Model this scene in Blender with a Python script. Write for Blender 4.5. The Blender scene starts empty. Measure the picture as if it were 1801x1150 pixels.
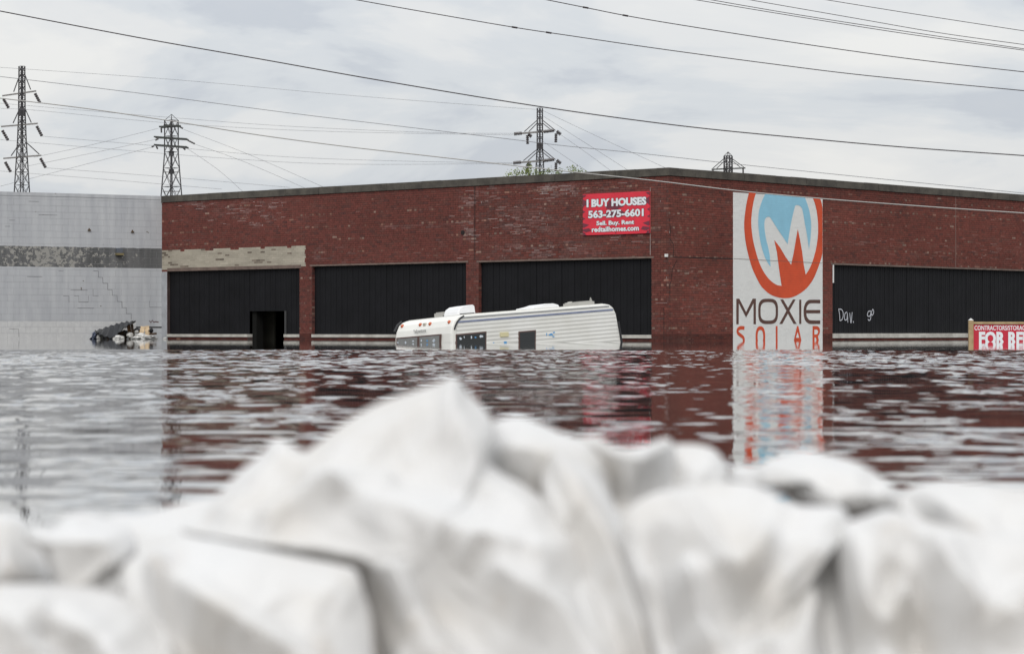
import bpy, bmesh, math, random
import numpy as np
from mathutils import Matrix, Vector

random.seed(7)
rng = np.random.default_rng(7)
sc = bpy.context.scene
COL = sc.collection

# ------------------------------------------------------------------ camera, sky, sun, exposure
F, YH, CX = 4300.0, 580.0, 900.5          # lens in photo pixels, horizon row, centre column
S0 = 62.0                                  # photo pixels per metre at the brick corner
D0 = F / S0                                # distance to the brick corner
HC = (599.5 - YH) / S0                     # eye height over the flood water (z = 0)
cam = bpy.data.cameras.new('camera'); camo = bpy.data.objects.new('camera', cam); COL.objects.link(camo)
camo.location = (0, 0, HC); camo.rotation_euler = (math.radians(90), 0, 0)
cam.sensor_width = 36.0; cam.lens = F / 1801 * 36.0
cam.shift_y = (YH - 575.0) / 1801.0
cam.clip_start = 0.05; cam.clip_end = 6000
cam.dof.use_dof = True; cam.dof.focus_distance = 68.0; cam.dof.aperture_fstop = 5.4
cam.dof.aperture_blades = 0
sc.camera = camo

SUN_EL, SUN_AZ = math.radians(44), math.radians(187)     # azimuth clockwise from +Y: behind the camera, to the left
world = bpy.data.worlds.new('World'); sc.world = world; world.use_nodes = True
nt = world.node_tree; nt.nodes.clear()
def N(tree, typ, **kw):
    n = tree.nodes.new(typ)
    for k, v in kw.items(): setattr(n, k, v)
    return n
def L(tree, a, b): tree.links.new(a, b)
def mth(tree, op, a, b=None, c=None, clamp=False):
    n = N(tree, 'ShaderNodeMath', operation=op, use_clamp=clamp)
    for i, v in enumerate((a, b, c)):
        if v is None: continue
        if isinstance(v, (int, float)): n.inputs[i].default_value = v
        else: L(tree, v, n.inputs[i])
    return n.outputs[0]
def ramp(tree, fac, stops, interp='LINEAR'):
    n = N(tree, 'ShaderNodeValToRGB'); n.color_ramp.interpolation = interp
    el = n.color_ramp.elements
    while len(el) < len(stops): el.new(0.5)
    for e, (p, c) in zip(el, stops):
        e.position = p; e.color = (*c, 1) if len(c) == 3 else c
    L(tree, fac, n.inputs[0]); return n.outputs[0]
def mix(tree, fac, a, b, blend='MIX'):
    n = N(tree, 'ShaderNodeMix', data_type='RGBA', blend_type=blend)
    for i, v in ((0, fac), (6, a), (7, b)):
        if isinstance(v, (int, float)): n.inputs[i].default_value = v
        elif isinstance(v, tuple): n.inputs[i].default_value = (*v, 1) if len(v) == 3 else v
        else: L(tree, v, n.inputs[i])
    return n.outputs[2]
sky = N(nt, 'ShaderNodeTexSky', sky_type='NISHITA', sun_disc=False)
sky.sun_elevation = SUN_EL; sky.sun_rotation = SUN_AZ; sky.air_density = 1.2; sky.dust_density = 2.0
tc = N(nt, 'ShaderNodeTexCoord'); sp = N(nt, 'ShaderNodeSeparateXYZ'); L(nt, tc.outputs['Generated'], sp.inputs[0])
zc = mth(nt, 'MAXIMUM', sp.outputs[2], 0.0)
den = mth(nt, 'ADD', zc, 0.30)
cb = N(nt, 'ShaderNodeCombineXYZ')
L(nt, mth(nt, 'DIVIDE', sp.outputs[0], den), cb.inputs[0]); L(nt, mth(nt, 'DIVIDE', sp.outputs[1], den), cb.inputs[1])
cb.inputs[2].default_value = 3.7
n1 = N(nt, 'ShaderNodeTexNoise'); n1.inputs['Scale'].default_value = 2.7; n1.inputs['Detail'].default_value = 6
n1.inputs['Roughness'].default_value = 0.55; n1.inputs['Distortion'].default_value = 0.35
L(nt, cb.outputs[0], n1.inputs['Vector'])
cl = ramp(nt, n1.outputs[0], [(0.30, (0.635, 0.66, 0.705)), (0.41, (0.60, 0.635, 0.69)), (0.48, (0.70, 0.73, 0.765)), (0.55, (0.79, 0.80, 0.81)), (0.66, (0.87, 0.868, 0.855))], 'EASE')
gain = mth(nt, 'MULTIPLY_ADD', zc, 8.0, 9.1)        # overcast dome: brighter overhead than at the skyline
cg = N(nt, 'ShaderNodeVectorMath', operation='SCALE'); L(nt, cl, cg.inputs[0]); L(nt, gain, cg.inputs['Scale'])
wc = mix(nt, 0.94, sky.outputs[0], cg.outputs[0])
bg = N(nt, 'ShaderNodeBackground'); bg.inputs['Strength'].default_value = 0.1; L(nt, wc, bg.inputs['Color'])
wo = N(nt, 'ShaderNodeOutputWorld'); L(nt, bg.outputs[0], wo.inputs['Surface'])

sl = bpy.data.lights.new('sun', 'SUN'); sl.energy = 1.5; sl.angle = math.radians(35); sl.color = (1.0, 0.97, 0.93)
so = bpy.data.objects.new('sun', sl); COL.objects.link(so)
sdir = Vector((math.sin(SUN_AZ) * math.cos(SUN_EL), math.cos(SUN_AZ) * math.cos(SUN_EL), math.sin(SUN_EL)))
so.rotation_euler = sdir.to_track_quat('Z', 'Y').to_euler(); so.location = (-20, -40, 60)
sc.view_settings.view_transform = 'Standard'; sc.view_settings.look = 'None'
sc.view_settings.exposure = 0.0; sc.view_settings.gamma = 1.0; sc.view_settings.use_curve_mapping = False
sc.cycles.use_denoising = True
sc.cycles.max_bounces = 8

# ------------------------------------------------------------------ helpers
def PX(px, py, d): return Vector(((px - CX) / F * d, d, HC + (YH - py) / F * d))

def material(name, col, rough=0.8, var=0.0, vscale=3.0, spec=0.5, metal=0.0, bump=0.0, bscale=40.0, col2=None, attr=None, coords='OBJ'):
    m = bpy.data.materials.new(name); m.use_nodes = True; t = m.node_tree; b = t.nodes['Principled BSDF']
    b.inputs['Roughness'].default_value = rough; b.inputs['Metallic'].default_value = metal
    b.inputs['Specular IOR Level'].default_value = spec
    g = N(t, 'ShaderNodeNewGeometry')
    base = None
    if attr:
        a = N(t, 'ShaderNodeAttribute', attribute_name=attr); base = a.outputs['Color']
    if var > 0 or col2:
        nz = N(t, 'ShaderNodeTexNoise'); nz.inputs['Scale'].default_value = vscale; nz.inputs['Detail'].default_value = 6
        nz.inputs['Roughness'].default_value = 0.6
        L(t, g.outputs['Position'], nz.inputs['Vector'])
        if base is None and col2 is None:
            col2 = tuple(c * (1 - var) for c in col); 
            out = ramp(t, nz.outputs[0], [(0.3, col2), (0.7, tuple(min(1, c * (1 + var)) for c in col))])
        elif base is None:
            out = ramp(t, nz.outputs[0], [(0.38, col), (0.62, col2)])
        else:
            gr = ramp(t, nz.outputs[0], [(0.3, (1 - var,) * 3), (0.7, (1 + var,) * 3)])
            out = mix(t, 1.0, base, gr, 'MULTIPLY')
        L(t, out, b.inputs['Base Color'])
    elif base is not None: L(t, base, b.inputs['Base Color'])
    else: b.inputs['Base Color'].default_value = (*col, 1)
    if bump > 0:
        nb = N(t, 'ShaderNodeTexNoise'); nb.inputs['Scale'].default_value = bscale; nb.inputs['Detail'].default_value = 4
        L(t, g.outputs['Position'], nb.inputs['Vector'])
        bp = N(t, 'ShaderNodeBump'); bp.inputs['Strength'].default_value = bump; bp.inputs['Distance'].default_value = 0.01
        L(t, nb.outputs[0], bp.inputs['Height']); L(t, bp.outputs[0], b.inputs['Normal'])
    return m

class MB:
    def __init__(s): s.v = []; s.f = []
    def add(s, vs, fs):
        o = len(s.v); s.v += [tuple(v) for v in vs]; s.f += [tuple(i + o for i in f) for f in fs]
    def box(s, o, ax, ay, az):            # corner + three edge vectors
        o, ax, ay, az = map(Vector, (o, ax, ay, az))
        vs = [o, o + ax, o + ax + ay, o + ay]; vs += [v + az for v in vs]
        fs = [(0, 3, 2, 1), (4, 5, 6, 7), (0, 1, 5, 4), (1, 2, 6, 5), (2, 3, 7, 6), (3, 0, 4, 7)]
        if ax.cross(ay).dot(az) < 0: fs = [f[::-1] for f in fs]
        s.add(vs, fs)
    def bar(s, a, b, r, n=4, r2=None):
        a, b = Vector(a), Vector(b); d = (b - a).normalized()
        u = d.orthogonal().normalized(); w = d.cross(u); r2 = r if r2 is None else r2
        vs = [a + (u * math.cos(2 * math.pi * i / n) + w * math.sin(2 * math.pi * i / n)) * r for i in range(n)]
        vs += [b + (u * math.cos(2 * math.pi * i / n) + w * math.sin(2 * math.pi * i / n)) * r2 for i in range(n)]
        fs = [(i, (i + 1) % n, n + (i + 1) % n, n + i) for i in range(n)] + [tuple(range(n))[::-1], tuple(range(n, 2 * n))]
        s.add(vs, fs)
    def tube(s, pts, r, n=5):
        pts = [Vector(p) for p in pts]; rings = []
        for i, p in enumerate(pts):
            d = (pts[min(i + 1, len(pts) - 1)] - pts[max(i - 1, 0)]).normalized()
            u = d.cross(Vector((0, 0, 1)));
            if u.length < 1e-4: u = d.orthogonal()
            u.normalize(); w = u.cross(d)
            rings.append([p + (u * math.cos(2 * math.pi * k / n) + w * math.sin(2 * math.pi * k / n)) * r for k in range(n)])
        vs = [v for rg in rings for v in rg]; fs = []
        for i in range(len(pts) - 1):
            for k in range(n):
                fs.append((i * n + k, i * n + (k + 1) % n, (i + 1) * n + (k + 1) % n, (i + 1) * n + k))
        fs += [tuple(range(n))[::-1], tuple(range((len(pts) - 1) * n, len(pts) * n))]
        s.add(vs, fs)
    def disc(s, a, b, prof, n=10):        # lathe along a->b; prof = (t, r)
        a, b = Vector(a), Vector(b); d = b - a; u = d.orthogonal().normalized(); w = d.normalized().cross(u)
        vs = []; fs = []
        for t, r in prof:
            for k in range(n):
                an = 2 * math.pi * k / n; vs.append(a + d * t + (u * math.cos(an) + w * math.sin(an)) * r)
        for i in range(len(prof) - 1):
            for k in range(n): fs.append((i * n + k, i * n + (k + 1) % n, (i + 1) * n + (k + 1) % n, (i + 1) * n + k))
        fs += [tuple(range(n))[::-1], tuple(range((len(prof) - 1) * n, len(prof) * n))]
        s.add(vs, fs)
    def mesh(s, name, smooth=False):
        me = bpy.data.meshes.new(name); me.from_pydata(s.v, [], s.f); me.update()
        if smooth: me.polygons.foreach_set('use_smooth', [True] * len(me.polygons))
        return me

PW = {}
def link(name, me, mat=None, parent=None, label=None, cat=None, group=None, kind=None, mw=None):
    o = bpy.data.objects.new(name, me); COL.objects.link(o)
    if mat is not None and me is not None and not me.materials: me.materials.append(mat)
    mw = mw or Matrix.Identity(4); o.matrix_basis = mw; PW[o] = mw
    if parent is not None:
        o.parent = parent; o.matrix_parent_inverse = PW[parent].inverted()
    for k, v in (('label', label), ('category', cat), ('group', group), ('kind', kind)):
        if v: o[k] = v
    return o
def thing(name, loc, label, cat, group=None):
    return link(name, None, mw=Matrix.Translation(loc), label=label, cat=cat, group=group)
def part(name, mb, mat, parent, smooth=False, **kw): return link(name, mb.mesh(name, smooth), mat, parent, **kw)
def poly_mesh(name, pts, flip=False):
    me = bpy.data.meshes.new(name); me.from_pydata([tuple(p) for p in pts], [], [tuple(range(len(pts)))[::-1] if flip else tuple(range(len(pts)))]); me.update()
    return me

def hash2(ix, iy, seed):
    h = (ix.astype(np.int64) * 374761393 + iy.astype(np.int64) * 668265263 + seed * 974634777) & 0x7fffffff
    h = ((h ^ (h >> 13)) * 1274126177) & 0x7fffffff
    return ((h ^ (h >> 16)) & 0xffff) / 65535.0
def vnoise(x, y, seed=0):
    x = np.asarray(x, float); y = np.asarray(y, float)
    ix, iy = np.floor(x), np.floor(y); fx, fy = x - ix, y - iy
    fx = fx * fx * (3 - 2 * fx); fy = fy * fy * (3 - 2 * fy)
    a, b = hash2(ix, iy, seed), hash2(ix + 1, iy, seed); c, d = hash2(ix, iy + 1, seed), hash2(ix + 1, iy + 1, seed)
    return (a * (1 - fx) + b * fx) * (1 - fy) + (c * (1 - fx) + d * fx) * fy
def fbm(x, y, seed=0, o=4):
    r = 0; a = 0.5
    for i in range(o): r = r + a * vnoise(np.asarray(x) * 2 ** i, np.asarray(y) * 2 ** i, seed + i * 17); a *= 0.5
    return r

class Face:
    """a vertical wall plane; u runs along it, z up, out towards the viewer"""
    def __init__(s, p0, p1):
        s.o = Vector((p0[0], p0[1])); v = Vector((p1[0], p1[1])) - s.o; s.len = v.length; s.d = v.normalized()
        n = Vector((s.d.y, -s.d.x)); 
        if n.dot(-s.o) < 0: n = -n
        s.n = n
    def pt(s, u, z, out=0.0):
        q = s.o + s.d * u + s.n * out; return Vector((q.x, q.y, z))
    def u(s, px, out=0.0):
        r = (px - CX) / F; o = s.o + s.n * out
        return (r * o.y - o.x) / (s.d.x - r * s.d.y)
    def uz(s, px, py, out=0.0):
        u = s.u(px, out); dep = (s.o + s.d * u + s.n * out).y
        return u, HC + (YH - py) / F * dep
    def mat(s, u, z, out=0.0):            # local x along the wall, y into the wall, z up
        p = s.pt(u, z, out); return Matrix(((s.d.x, -s.n.x, 0, p.x), (s.d.y, -s.n.y, 0, p.y), (0, 0, 1, p.z), (0, 0, 0, 1)))
    def box(s, mb, u0, u1, z0, z1, o0, o1):
        mb.box(s.pt(u0, z0, o0), s.pt(u1, z0, o0) - s.pt(u0, z0, o0), s.pt(u0, z0, o1) - s.pt(u0, z0, o0), Vector((0, 0, z1 - z0)))

def at_h(px, py, ref):                    # plan position of a parapet point, all parapets at the corner's height
    d = D0 * ref / (YH - py); return ((px - CX) / F * d, d)
REF = YH - 295.0
c0 = at_h(1176, 295, REF); c1 = at_h(285, 345, REF); c2 = at_h(1801, 343, REF)
TOP = HC + REF / S0
FL = Face(c0, c1); FR = Face(c0, c2)
g0 = at_h(0, 337, REF); FG = Face(c1, g0)
LEN_R = FR.u(2080); LEN_G = FG.u(-190)

# ------------------------------------------------------------------ materials
M_brick = material('brick_red', (0.3, 0.08, 0.07), 0.9, var=0.22, vscale=9, attr='Col', spec=0.25, bump=0.3, bscale=60)
M_pbrick = material('painted_brick', (0.6, 0.6, 0.6), 0.75, var=0.03, vscale=3, attr='Col', spec=0.3)
M_mortar = material('mortar_dark', (0.045, 0.03, 0.028), 0.95, col2=(0.085, 0.06, 0.055), vscale=1.3, spec=0.2)
M_whitepaint = material('white_wall_paint', (0.75, 0.75, 0.725), 0.7, var=0.03, vscale=2.5, bump=0.15, bscale=25)
M_coping = material('coping_concrete', (0.058, 0.052, 0.044), 0.95, col2=(0.10, 0.09, 0.074), vscale=2.2, bump=0.4, bscale=20)
M_panel = material('black_metal_cladding', (0.0075, 0.0075, 0.009), 0.6, var=0.3, vscale=1.5, spec=0.22)
M_sill = material('sill_concrete', (0.40, 0.38, 0.34), 0.9, col2=(0.58, 0.56, 0.51), vscale=3.0, bump=0.3)
M_lintel = material('lintel_steel', (0.16, 0.115, 0.095), 0.8, var=0.3, vscale=4)
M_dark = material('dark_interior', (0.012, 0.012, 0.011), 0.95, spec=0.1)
M_idoor = material('dim_interior_door', (0.07, 0.066, 0.05), 0.8, var=0.2)
M_roof = material('roof_felt', (0.06, 0.06, 0.06), 0.95, var=0.2)
M_red = material('mural_orange_red', (0.62, 0.075, 0.02), 0.7, var=0.12, vscale=2)
M_blue = material('mural_sky_blue', (0.27, 0.55, 0.70), 0.7, var=0.06, vscale=2)
M_brown = material('mural_brown', (0.10, 0.045, 0.033), 0.7, var=0.1, vscale=2)

def paint_bump(m):                        # brick courses showing through the mural paint
    t = m.node_tree; g = N(t, 'ShaderNodeNewGeometry'); s = N(t, 'ShaderNodeSeparateXYZ'); L(t, g.outputs['Position'], s.inputs[0])
    fr = mth(t, 'FRACT', mth(t, 'DIVIDE', mth(t, 'ADD', s.outputs[2], 10 * CRS), CRS))
    h = mth(t, 'MULTIPLY', mth(t, 'SUBTRACT', fr, 0.86), 7.0, clamp=True)
    bp = N(t, 'ShaderNodeBump'); bp.inputs['Strength'].default_value = 0.7; bp.inputs['Distance'].default_value = -0.006
    L(t, h, bp.inputs['Height']); L(t, bp.outputs[0], t.nodes['Principled BSDF'].inputs['Normal'])
CRS, JNT = 0.068, 0.010
for m in (M_red, M_blue, M_brown): paint_bump(m)

# ------------------------------------------------------------------ ground and water
mb = MB(); G = 5000.0
mb.add([(-G, -G, -1.3), (G, -G, -1.3), (G, G, -1.3), (-G, G, -1.3)], [(0, 1, 2, 3)])
link('ground', mb.mesh('ground'), material('river_mud', (0.09, 0.07, 0.05), 0.95, var=0.2), kind='structure')

def water():
    ys = [2.75]
    while ys[-1] < 40: ys.append(ys[-1] + 0.017 + 0.0007 * (ys[-1] - 2.75))
    while ys[-1] < 120: ys.append(ys[-1] + 0.05 + 0.05 * (ys[-1] - 40))
    while ys[-1] < 4500: ys.append(ys[-1] * 1.35)
    ys = np.array(ys)
    t = np.linspace(-1, 1, 600); t = np.concatenate([[-60, -12, -4, -1.8], t, [1.8, 4, 12, 60]])
    hw = 1.2 + 0.235 * ys
    X = t[None, :] * hw[:, None]; Y = np.repeat(ys[:, None], len(t), 1)
    n = 110
    lam = np.exp(rng.uniform(math.log(0.07), math.log(0.60), n)); th = math.radians(87) + rng.normal(0, 1, n) * np.where(lam < 0.28, math.radians(52), math.radians(26))
    k = 2 * math.pi / lam; ph = rng.uniform(0, 2 * math.pi, n)
    sl = 0.0058 * np.where(lam < 0.45, 1.0, 0.75)
    dy = np.interp(ys, ys[:-1], np.diff(ys))[:, None]
    Z = np.zeros_like(X); Zs = np.zeros_like(X)
    for i in range(n):
        w = np.clip((lam[i] / np.maximum(dy, 1e-3) - 2.2) / 1.6, 0, 1)
        (Z if lam[i] > 0.28 else Zs)[...] += w * sl[i] / k[i] * np.sin(k[i] * (math.cos(th[i]) * X + math.sin(th[i]) * Y) + ph[i])
    Z = 0.62 * Z + Zs * np.clip(vnoise(X / 0.12, Y / 0.45, 15) * 2.9 - 0.8, 0.08, 1.8)
    gust = 0.58 + 0.95 * vnoise(X / 1.7 + 3, Y / 6.0, 5) ** 1.3
    near = np.interp(Y, [3, 7, 9.5, 17, 22, 40], [0.75, 0.75, 0.70, 0.9, 1.6, 2.2])
    e = np.clip((Y + 2.4 * (vnoise(X / 3.0, Y / 2.0, 9) - 0.5) - 36.5) / 3.0, 0, 1); calm = 1 - e * e * (3 - 2 * e)
    Z *= gust * near * (calm * 1.0 + 0.035)
    Z *= np.clip((1.6 - np.abs(t))[None, :] / 0.6, 0, 1)
    Z[Y > 95] = 0
    nr, ncol = X.shape
    v = np.stack([X, Y, Z], -1).reshape(-1, 3)
    idx = np.arange(nr * ncol).reshape(nr, ncol)
    q = np.stack([idx[:-1, :-1], idx[:-1, 1:], idx[1:, 1:], idx[1:, :-1]], -1).reshape(-1, 4)
    me = bpy.data.meshes.new('flood_water'); me.vertices.add(len(v)); me.vertices.foreach_set('co', v.astype(np.float32).ravel())
    me.loops.add(q.size); me.loops.foreach_set('vertex_index', q.astype(np.int32).ravel())
    me.polygons.add(len(q)); me.polygons.foreach_set('loop_start', np.arange(0, q.size, 4, dtype=np.int32))
    me.polygons.foreach_set('use_smooth', np.ones(len(q), bool))
    me.update(); me.validate()
    m = material('flood_water', (0.035, 0.027, 0.02), 0.03, spec=0.5)
    m.node_tree.nodes['Principled BSDF'].inputs['IOR'].default_value = 1.33; m.node_tree.nodes['Principled BSDF'].inputs['Coat Weight'].default_value = 1.0; m.node_tree.nodes['Principled BSDF'].inputs['Coat Roughness'].default_value = 0.02; m.node_tree.nodes['Principled BSDF'].inputs['Coat IOR'].default_value = 1.4
    t = m.node_tree; g = N(t, 'ShaderNodeNewGeometry'); nb = N(t, 'ShaderNodeTexNoise'); nb.inputs['Scale'].default_value = 5.0; nb.inputs['Detail'].default_value = 3
    L(t, g.outputs['Position'], nb.inputs['Vector']); bp = N(t, 'ShaderNodeBump'); bp.inputs['Strength'].default_value = 0.5; bp.inputs['Distance'].default_value = 0.0014
    L(t, nb.outputs[0], bp.inputs['Height']); L(t, bp.outputs[0], t.nodes['Principled BSDF'].inputs['Normal']); L(t, bp.outputs[0], t.nodes['Principled BSDF'].inputs['Coat Normal'])
    link('flood_water', me, m, kind='structure')
water()

# ------------------------------------------------------------------ brick warehouse
WH = thing('brick_warehouse', (c0[0], c0[1], 0), 'long low red brick warehouse in the flood with dark coping and black bays', 'warehouse')
ZB = -0.5
def bay(face, x0, x1, ytop, ysill_t, ysill_b, xref):
    u0, u1 = sorted((face.u(x0), face.u(x1)))
    zt = face.uz(*ytop)[1]; zs = face.uz(xref, ysill_t)[1]; zb = face.uz(xref, ysill_b)[1]
    return [u0, u1, zb, zt, zs]
B1 = bay(FL, 527, 294.5, (410, 474), 587, 593, 400)
B2 = bay(FL, 820, 549, (685, 464.5), 588, 593.5, 620)
B3 = bay(FL, 1146, 842, (1000, 457), 588.6, 594, 1100)
B4 = bay(FR, 1464, 2040, (1600, 469.5), 586.3, 594.3, 1560)
for b in (B1, B2, B3): b[2] = B2[2]; b[4] = B2[4]
DOOR = sorted((FL.u(500), FL.u(436))); DOOR_T = FL.uz(468, 547)[1]
COPB = FL.uz(1176, 309)[1]                      # underside of the coping
RIGHT_END_B4 = B4[1]

def wall_mesh(name, face, length, bays, extra_o=0.0):
    mb = MB(); u = 0.0; zt0 = min(b[3] for b in bays)
    cuts = sorted(bays)
    prev = 0.0
    for b in cuts:
        if b[0] > prev: face.box(mb, prev, b[0], ZB - 0.8, COPB, -0.32, 0)
        face.box(mb, b[0], b[1], b[3], COPB, -0.32, 0)
        if face is FL and b is B1:
            face.box(mb, b[0], DOOR[0], ZB - 0.8, b[2], -0.32, 0); face.box(mb, DOOR[1], b[1], ZB - 0.8, b[2], -0.32, 0)
        else: face.box(mb, b[0], b[1], ZB - 0.8, b[2], -0.32, 0)
        prev = b[1]
    if prev < length: face.box(mb, prev, length, ZB - 0.8, COPB, -0.32, 0)
    return mb
WALL_L = part('wall', wall_mesh('wall', FL, FL.len, [B1, B2, B3]), M_mortar, WH)
WALL_R = part('wall', wall_mesh('wall', FR, LEN_R, [B4]), M_mortar, WH)

# mural extents on the right wall
MU0, MU1 = FR.u(1289), FR.u(1446.5)
MUT = FR.uz(1290, 339)[1]
CREAM = (FL.u(537), FL.len, FL.uz(410, 470.5)[1], FL.uz(410, 436.5)[1])

PAL = np.array((1.0, 1.18, 1.16)) * np.array([(0.172, 0.042, 0.034), (0.158, 0.039, 0.032), (0.186, 0.047, 0.037), (0.145, 0.042, 0.034), (0.125, 0.041, 0.034),
                (0.165, 0.056, 0.046), (0.090, 0.034, 0.032)])
TAN = np.array([(0.30, 0.15, 0.11), (0.25, 0.115, 0.09), (0.21, 0.09, 0.07), (0.30, 0.19, 0.15)])
def brick_colour(face, u, z, header):
    r = random.random()
    c = PAL[random.choices(range(7), (5, 4, 4, 3, 2, 1.5, 1))[0]].copy()
    c = c * 0.6 + np.array((0.158, 0.050, 0.041)) * 0.4
    c *= 0.80 + 0.4 * float(fbm(u * 0.45, z * 0.8, 3 if face is FL else 31))
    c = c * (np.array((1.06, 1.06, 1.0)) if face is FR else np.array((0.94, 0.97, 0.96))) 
    tp = 0.5 * float(np.clip(vnoise(u * 0.55, z * 3.1, 12) * 1.6 - 0.25, 0, 1)) if header else 0.006
    if r < tp: c = TAN[random.randrange(4)] * random.uniform(0.6, 1.0)
    # lime bloom patches
    if face is FL:
        w = 0.0
        for (bx, by, rx, rz, amt) in BLOOM: w = max(w, amt * math.exp(-((u - bx) / rx) ** 2 - ((z - by) / rz) ** 2))
        w *= float(np.clip(fbm(u * 2.2, z * 4.5, 21) * 3.2 - 1.0, 0, 1))
        w = max(w, 0.55 * max(0.0, float(fbm(u * 0.9, z * 3.4, 41)) * 2.4 - 1.52))
        if random.random() < 0.6: c = c * (1 - w * 0.6) + np.array((0.34, 0.27, 0.255)) * w * 0.6
    else:
        w = 0.45 * max(0.0, float(fbm(u * 0.8, z * 3.0, 47)) * 2.4 - 1.5)
        c = c * (1 - w) + np.array((0.22, 0.13, 0.11)) * w
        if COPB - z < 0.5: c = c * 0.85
    if face is FL and u < FL.u(836) and random.random() < 0.25: c = c * 0.75 + np.array((0.03, 0.022, 0.02))
    if z < 0.16 + 0.05 * float(vnoise(u * 3.0, 0.5, 8)): c = c * 0.62       # flood-soaked courses
    if face is FR and MU0 < u < MU1 and z < MUT: 
        k = random.uniform(0.97, 1.0); return np.array((0.75, 0.75, 0.725)) * k, True
    if face is FL and CREAM[0] + 0.03 * math.sin((z - 0.03) * 23) < u < CREAM[1] and CREAM[2] - 0.02 < z < CREAM[3] + 0.035 * math.sin(u * 4.7):
        k = float(fbm(u * 2.1, z * 9.0, 77))
        if k < 0.31: return np.array((0.17, 0.14, 0.11)) * random.uniform(0.8, 1.4), True
        return np.array((0.40, 0.36, 0.29)) * (0.62 + 0.75 * k), True
    return c, False
def bl(px, py, rx, rz, a):
    u, z = FL.uz(px, py); return (u, z, rx, rz, a)
BLOOM = [bl(826, 345, 0.30, 0.55, 1.0), bl(826, 400, 0.25, 0.6, 0.55), bl(865, 330, 0.35, 0.25, 0.6), bl(905, 322, 1.2, 0.16, 0.75),
         bl(985, 328, 0.9, 0.35, 0.95), bl(925, 395, 1.0, 0.5, 0.55), bl(960, 440, 1.6, 0.25, 0.6), bl(440, 365, 1.2, 0.35, 0.75),
         bl(455, 385, 0.5, 0.3, 0.6), bl(350, 358, 0.8, 0.15, 0.5), bl(1005, 335, 0.8, 0.3, 0.6)]

def courses(face, length, bays, u_start=0.0):
    """every brick of one wall: (u0, u1, z0, header)"""
    out = []; nz = int((COPB - ZB) / CRS); z0 = COPB - nz * CRS
    for c in range(nz):
        z = z0 + c * CRS; top = nz - 1 - c; header = (top % 6 == 3)
        solid = [(u_start, length)]
        for b in bays:
            if z + CRS - JNT > b[2] + 0.004 and z < b[3] - 0.004:
                solid = [s for a in solid for s in ((a[0], min(a[1], b[0])), (max(a[0], b[1]), a[1])) if s[1] - s[0] > 0.03]
            elif face is FL and b is B1 and z < b[2]:
                solid = [s for a in solid for s in ((a[0], min(a[1], DOOR[0])), (max(a[0], DOOR[1]), a[1])) if s[1] - s[0] > 0.03]
        ln = 0.105 if header else 0.213
        off = (0.0 if header else (0.1065 if c % 2 else 0.0)) - 0.03
        for a0, a1 in solid:
            k = math.floor((a0 - off) / ln)
            while off + k * ln < a1:
                u0, u1 = max(a0, off + k * ln), min(a1, off + (k + 1) * ln - JNT); k += 1
                if u1 - u0 < 0.02: continue
                cut = [e for e in ((MU0, MU1) if face is FR else (CREAM[0] + 0.03 * math.sin(z * 23),)) if u0 + 0.004 < e < u1 - 0.004]
                for a_, b_ in zip([u0] + cut, cut + [u1]): out.append((a_, b_, z, header))
    return out
def brick_quads(face, lst, name, parent):
    V = []; Cc = []
    for (u0, u1, z, header, col) in lst:
        o = 0.006 + random.uniform(-0.0018, 0.0018)
        for (uu, zz, oo) in ((u0, z, -0.001), (u1, z, -0.001), (u1, z + CRS - JNT, -0.001), (u0, z + CRS - JNT, -0.001),
                             (u0, z, o), (u1, z, o), (u1, z + CRS - JNT, o), (u0, z + CRS - JNT, o)):
            V.append(face.pt(uu, zz, oo))
        Cc += [(*col, 1)] * 8
    Fc = []
    sgn = face.pt(1, 0) - face.pt(0, 0); flip = sgn.cross(Vector((0, 0, 1))).dot(Vector((face.n.x, face.n.y, 0))) < 0
    for i in range(len(lst)):
        b = i * 8
        fs = [(b + 4, b + 5, b + 6, b + 7), (b, b + 1, b + 5, b + 4), (b + 1, b + 2, b + 6, b + 5), (b + 2, b + 3, b + 7, b + 6), (b + 3, b, b + 4, b + 7)]
        Fc += [f[::-1] for f in fs] if flip else fs
    me = bpy.data.meshes.new(name); me.from_pydata([tuple(v) for v in V], [], Fc); me.update()
    a = me.attributes.new('Col', 'FLOAT_COLOR', 'POINT'); a.data.foreach_set('color', np.array(Cc, np.float32).ravel())
    return link(name, me, M_brick, parent, kind='stuff')

allb = []
for face, length, bays in ((FL, FL.len, [B1, B2, B3]), (FR, LEN_R, [B4])):
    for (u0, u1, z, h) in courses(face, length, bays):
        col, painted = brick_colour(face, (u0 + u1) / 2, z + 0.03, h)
        allb.append([face, u0, u1, z, h, col, painted])
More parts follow.
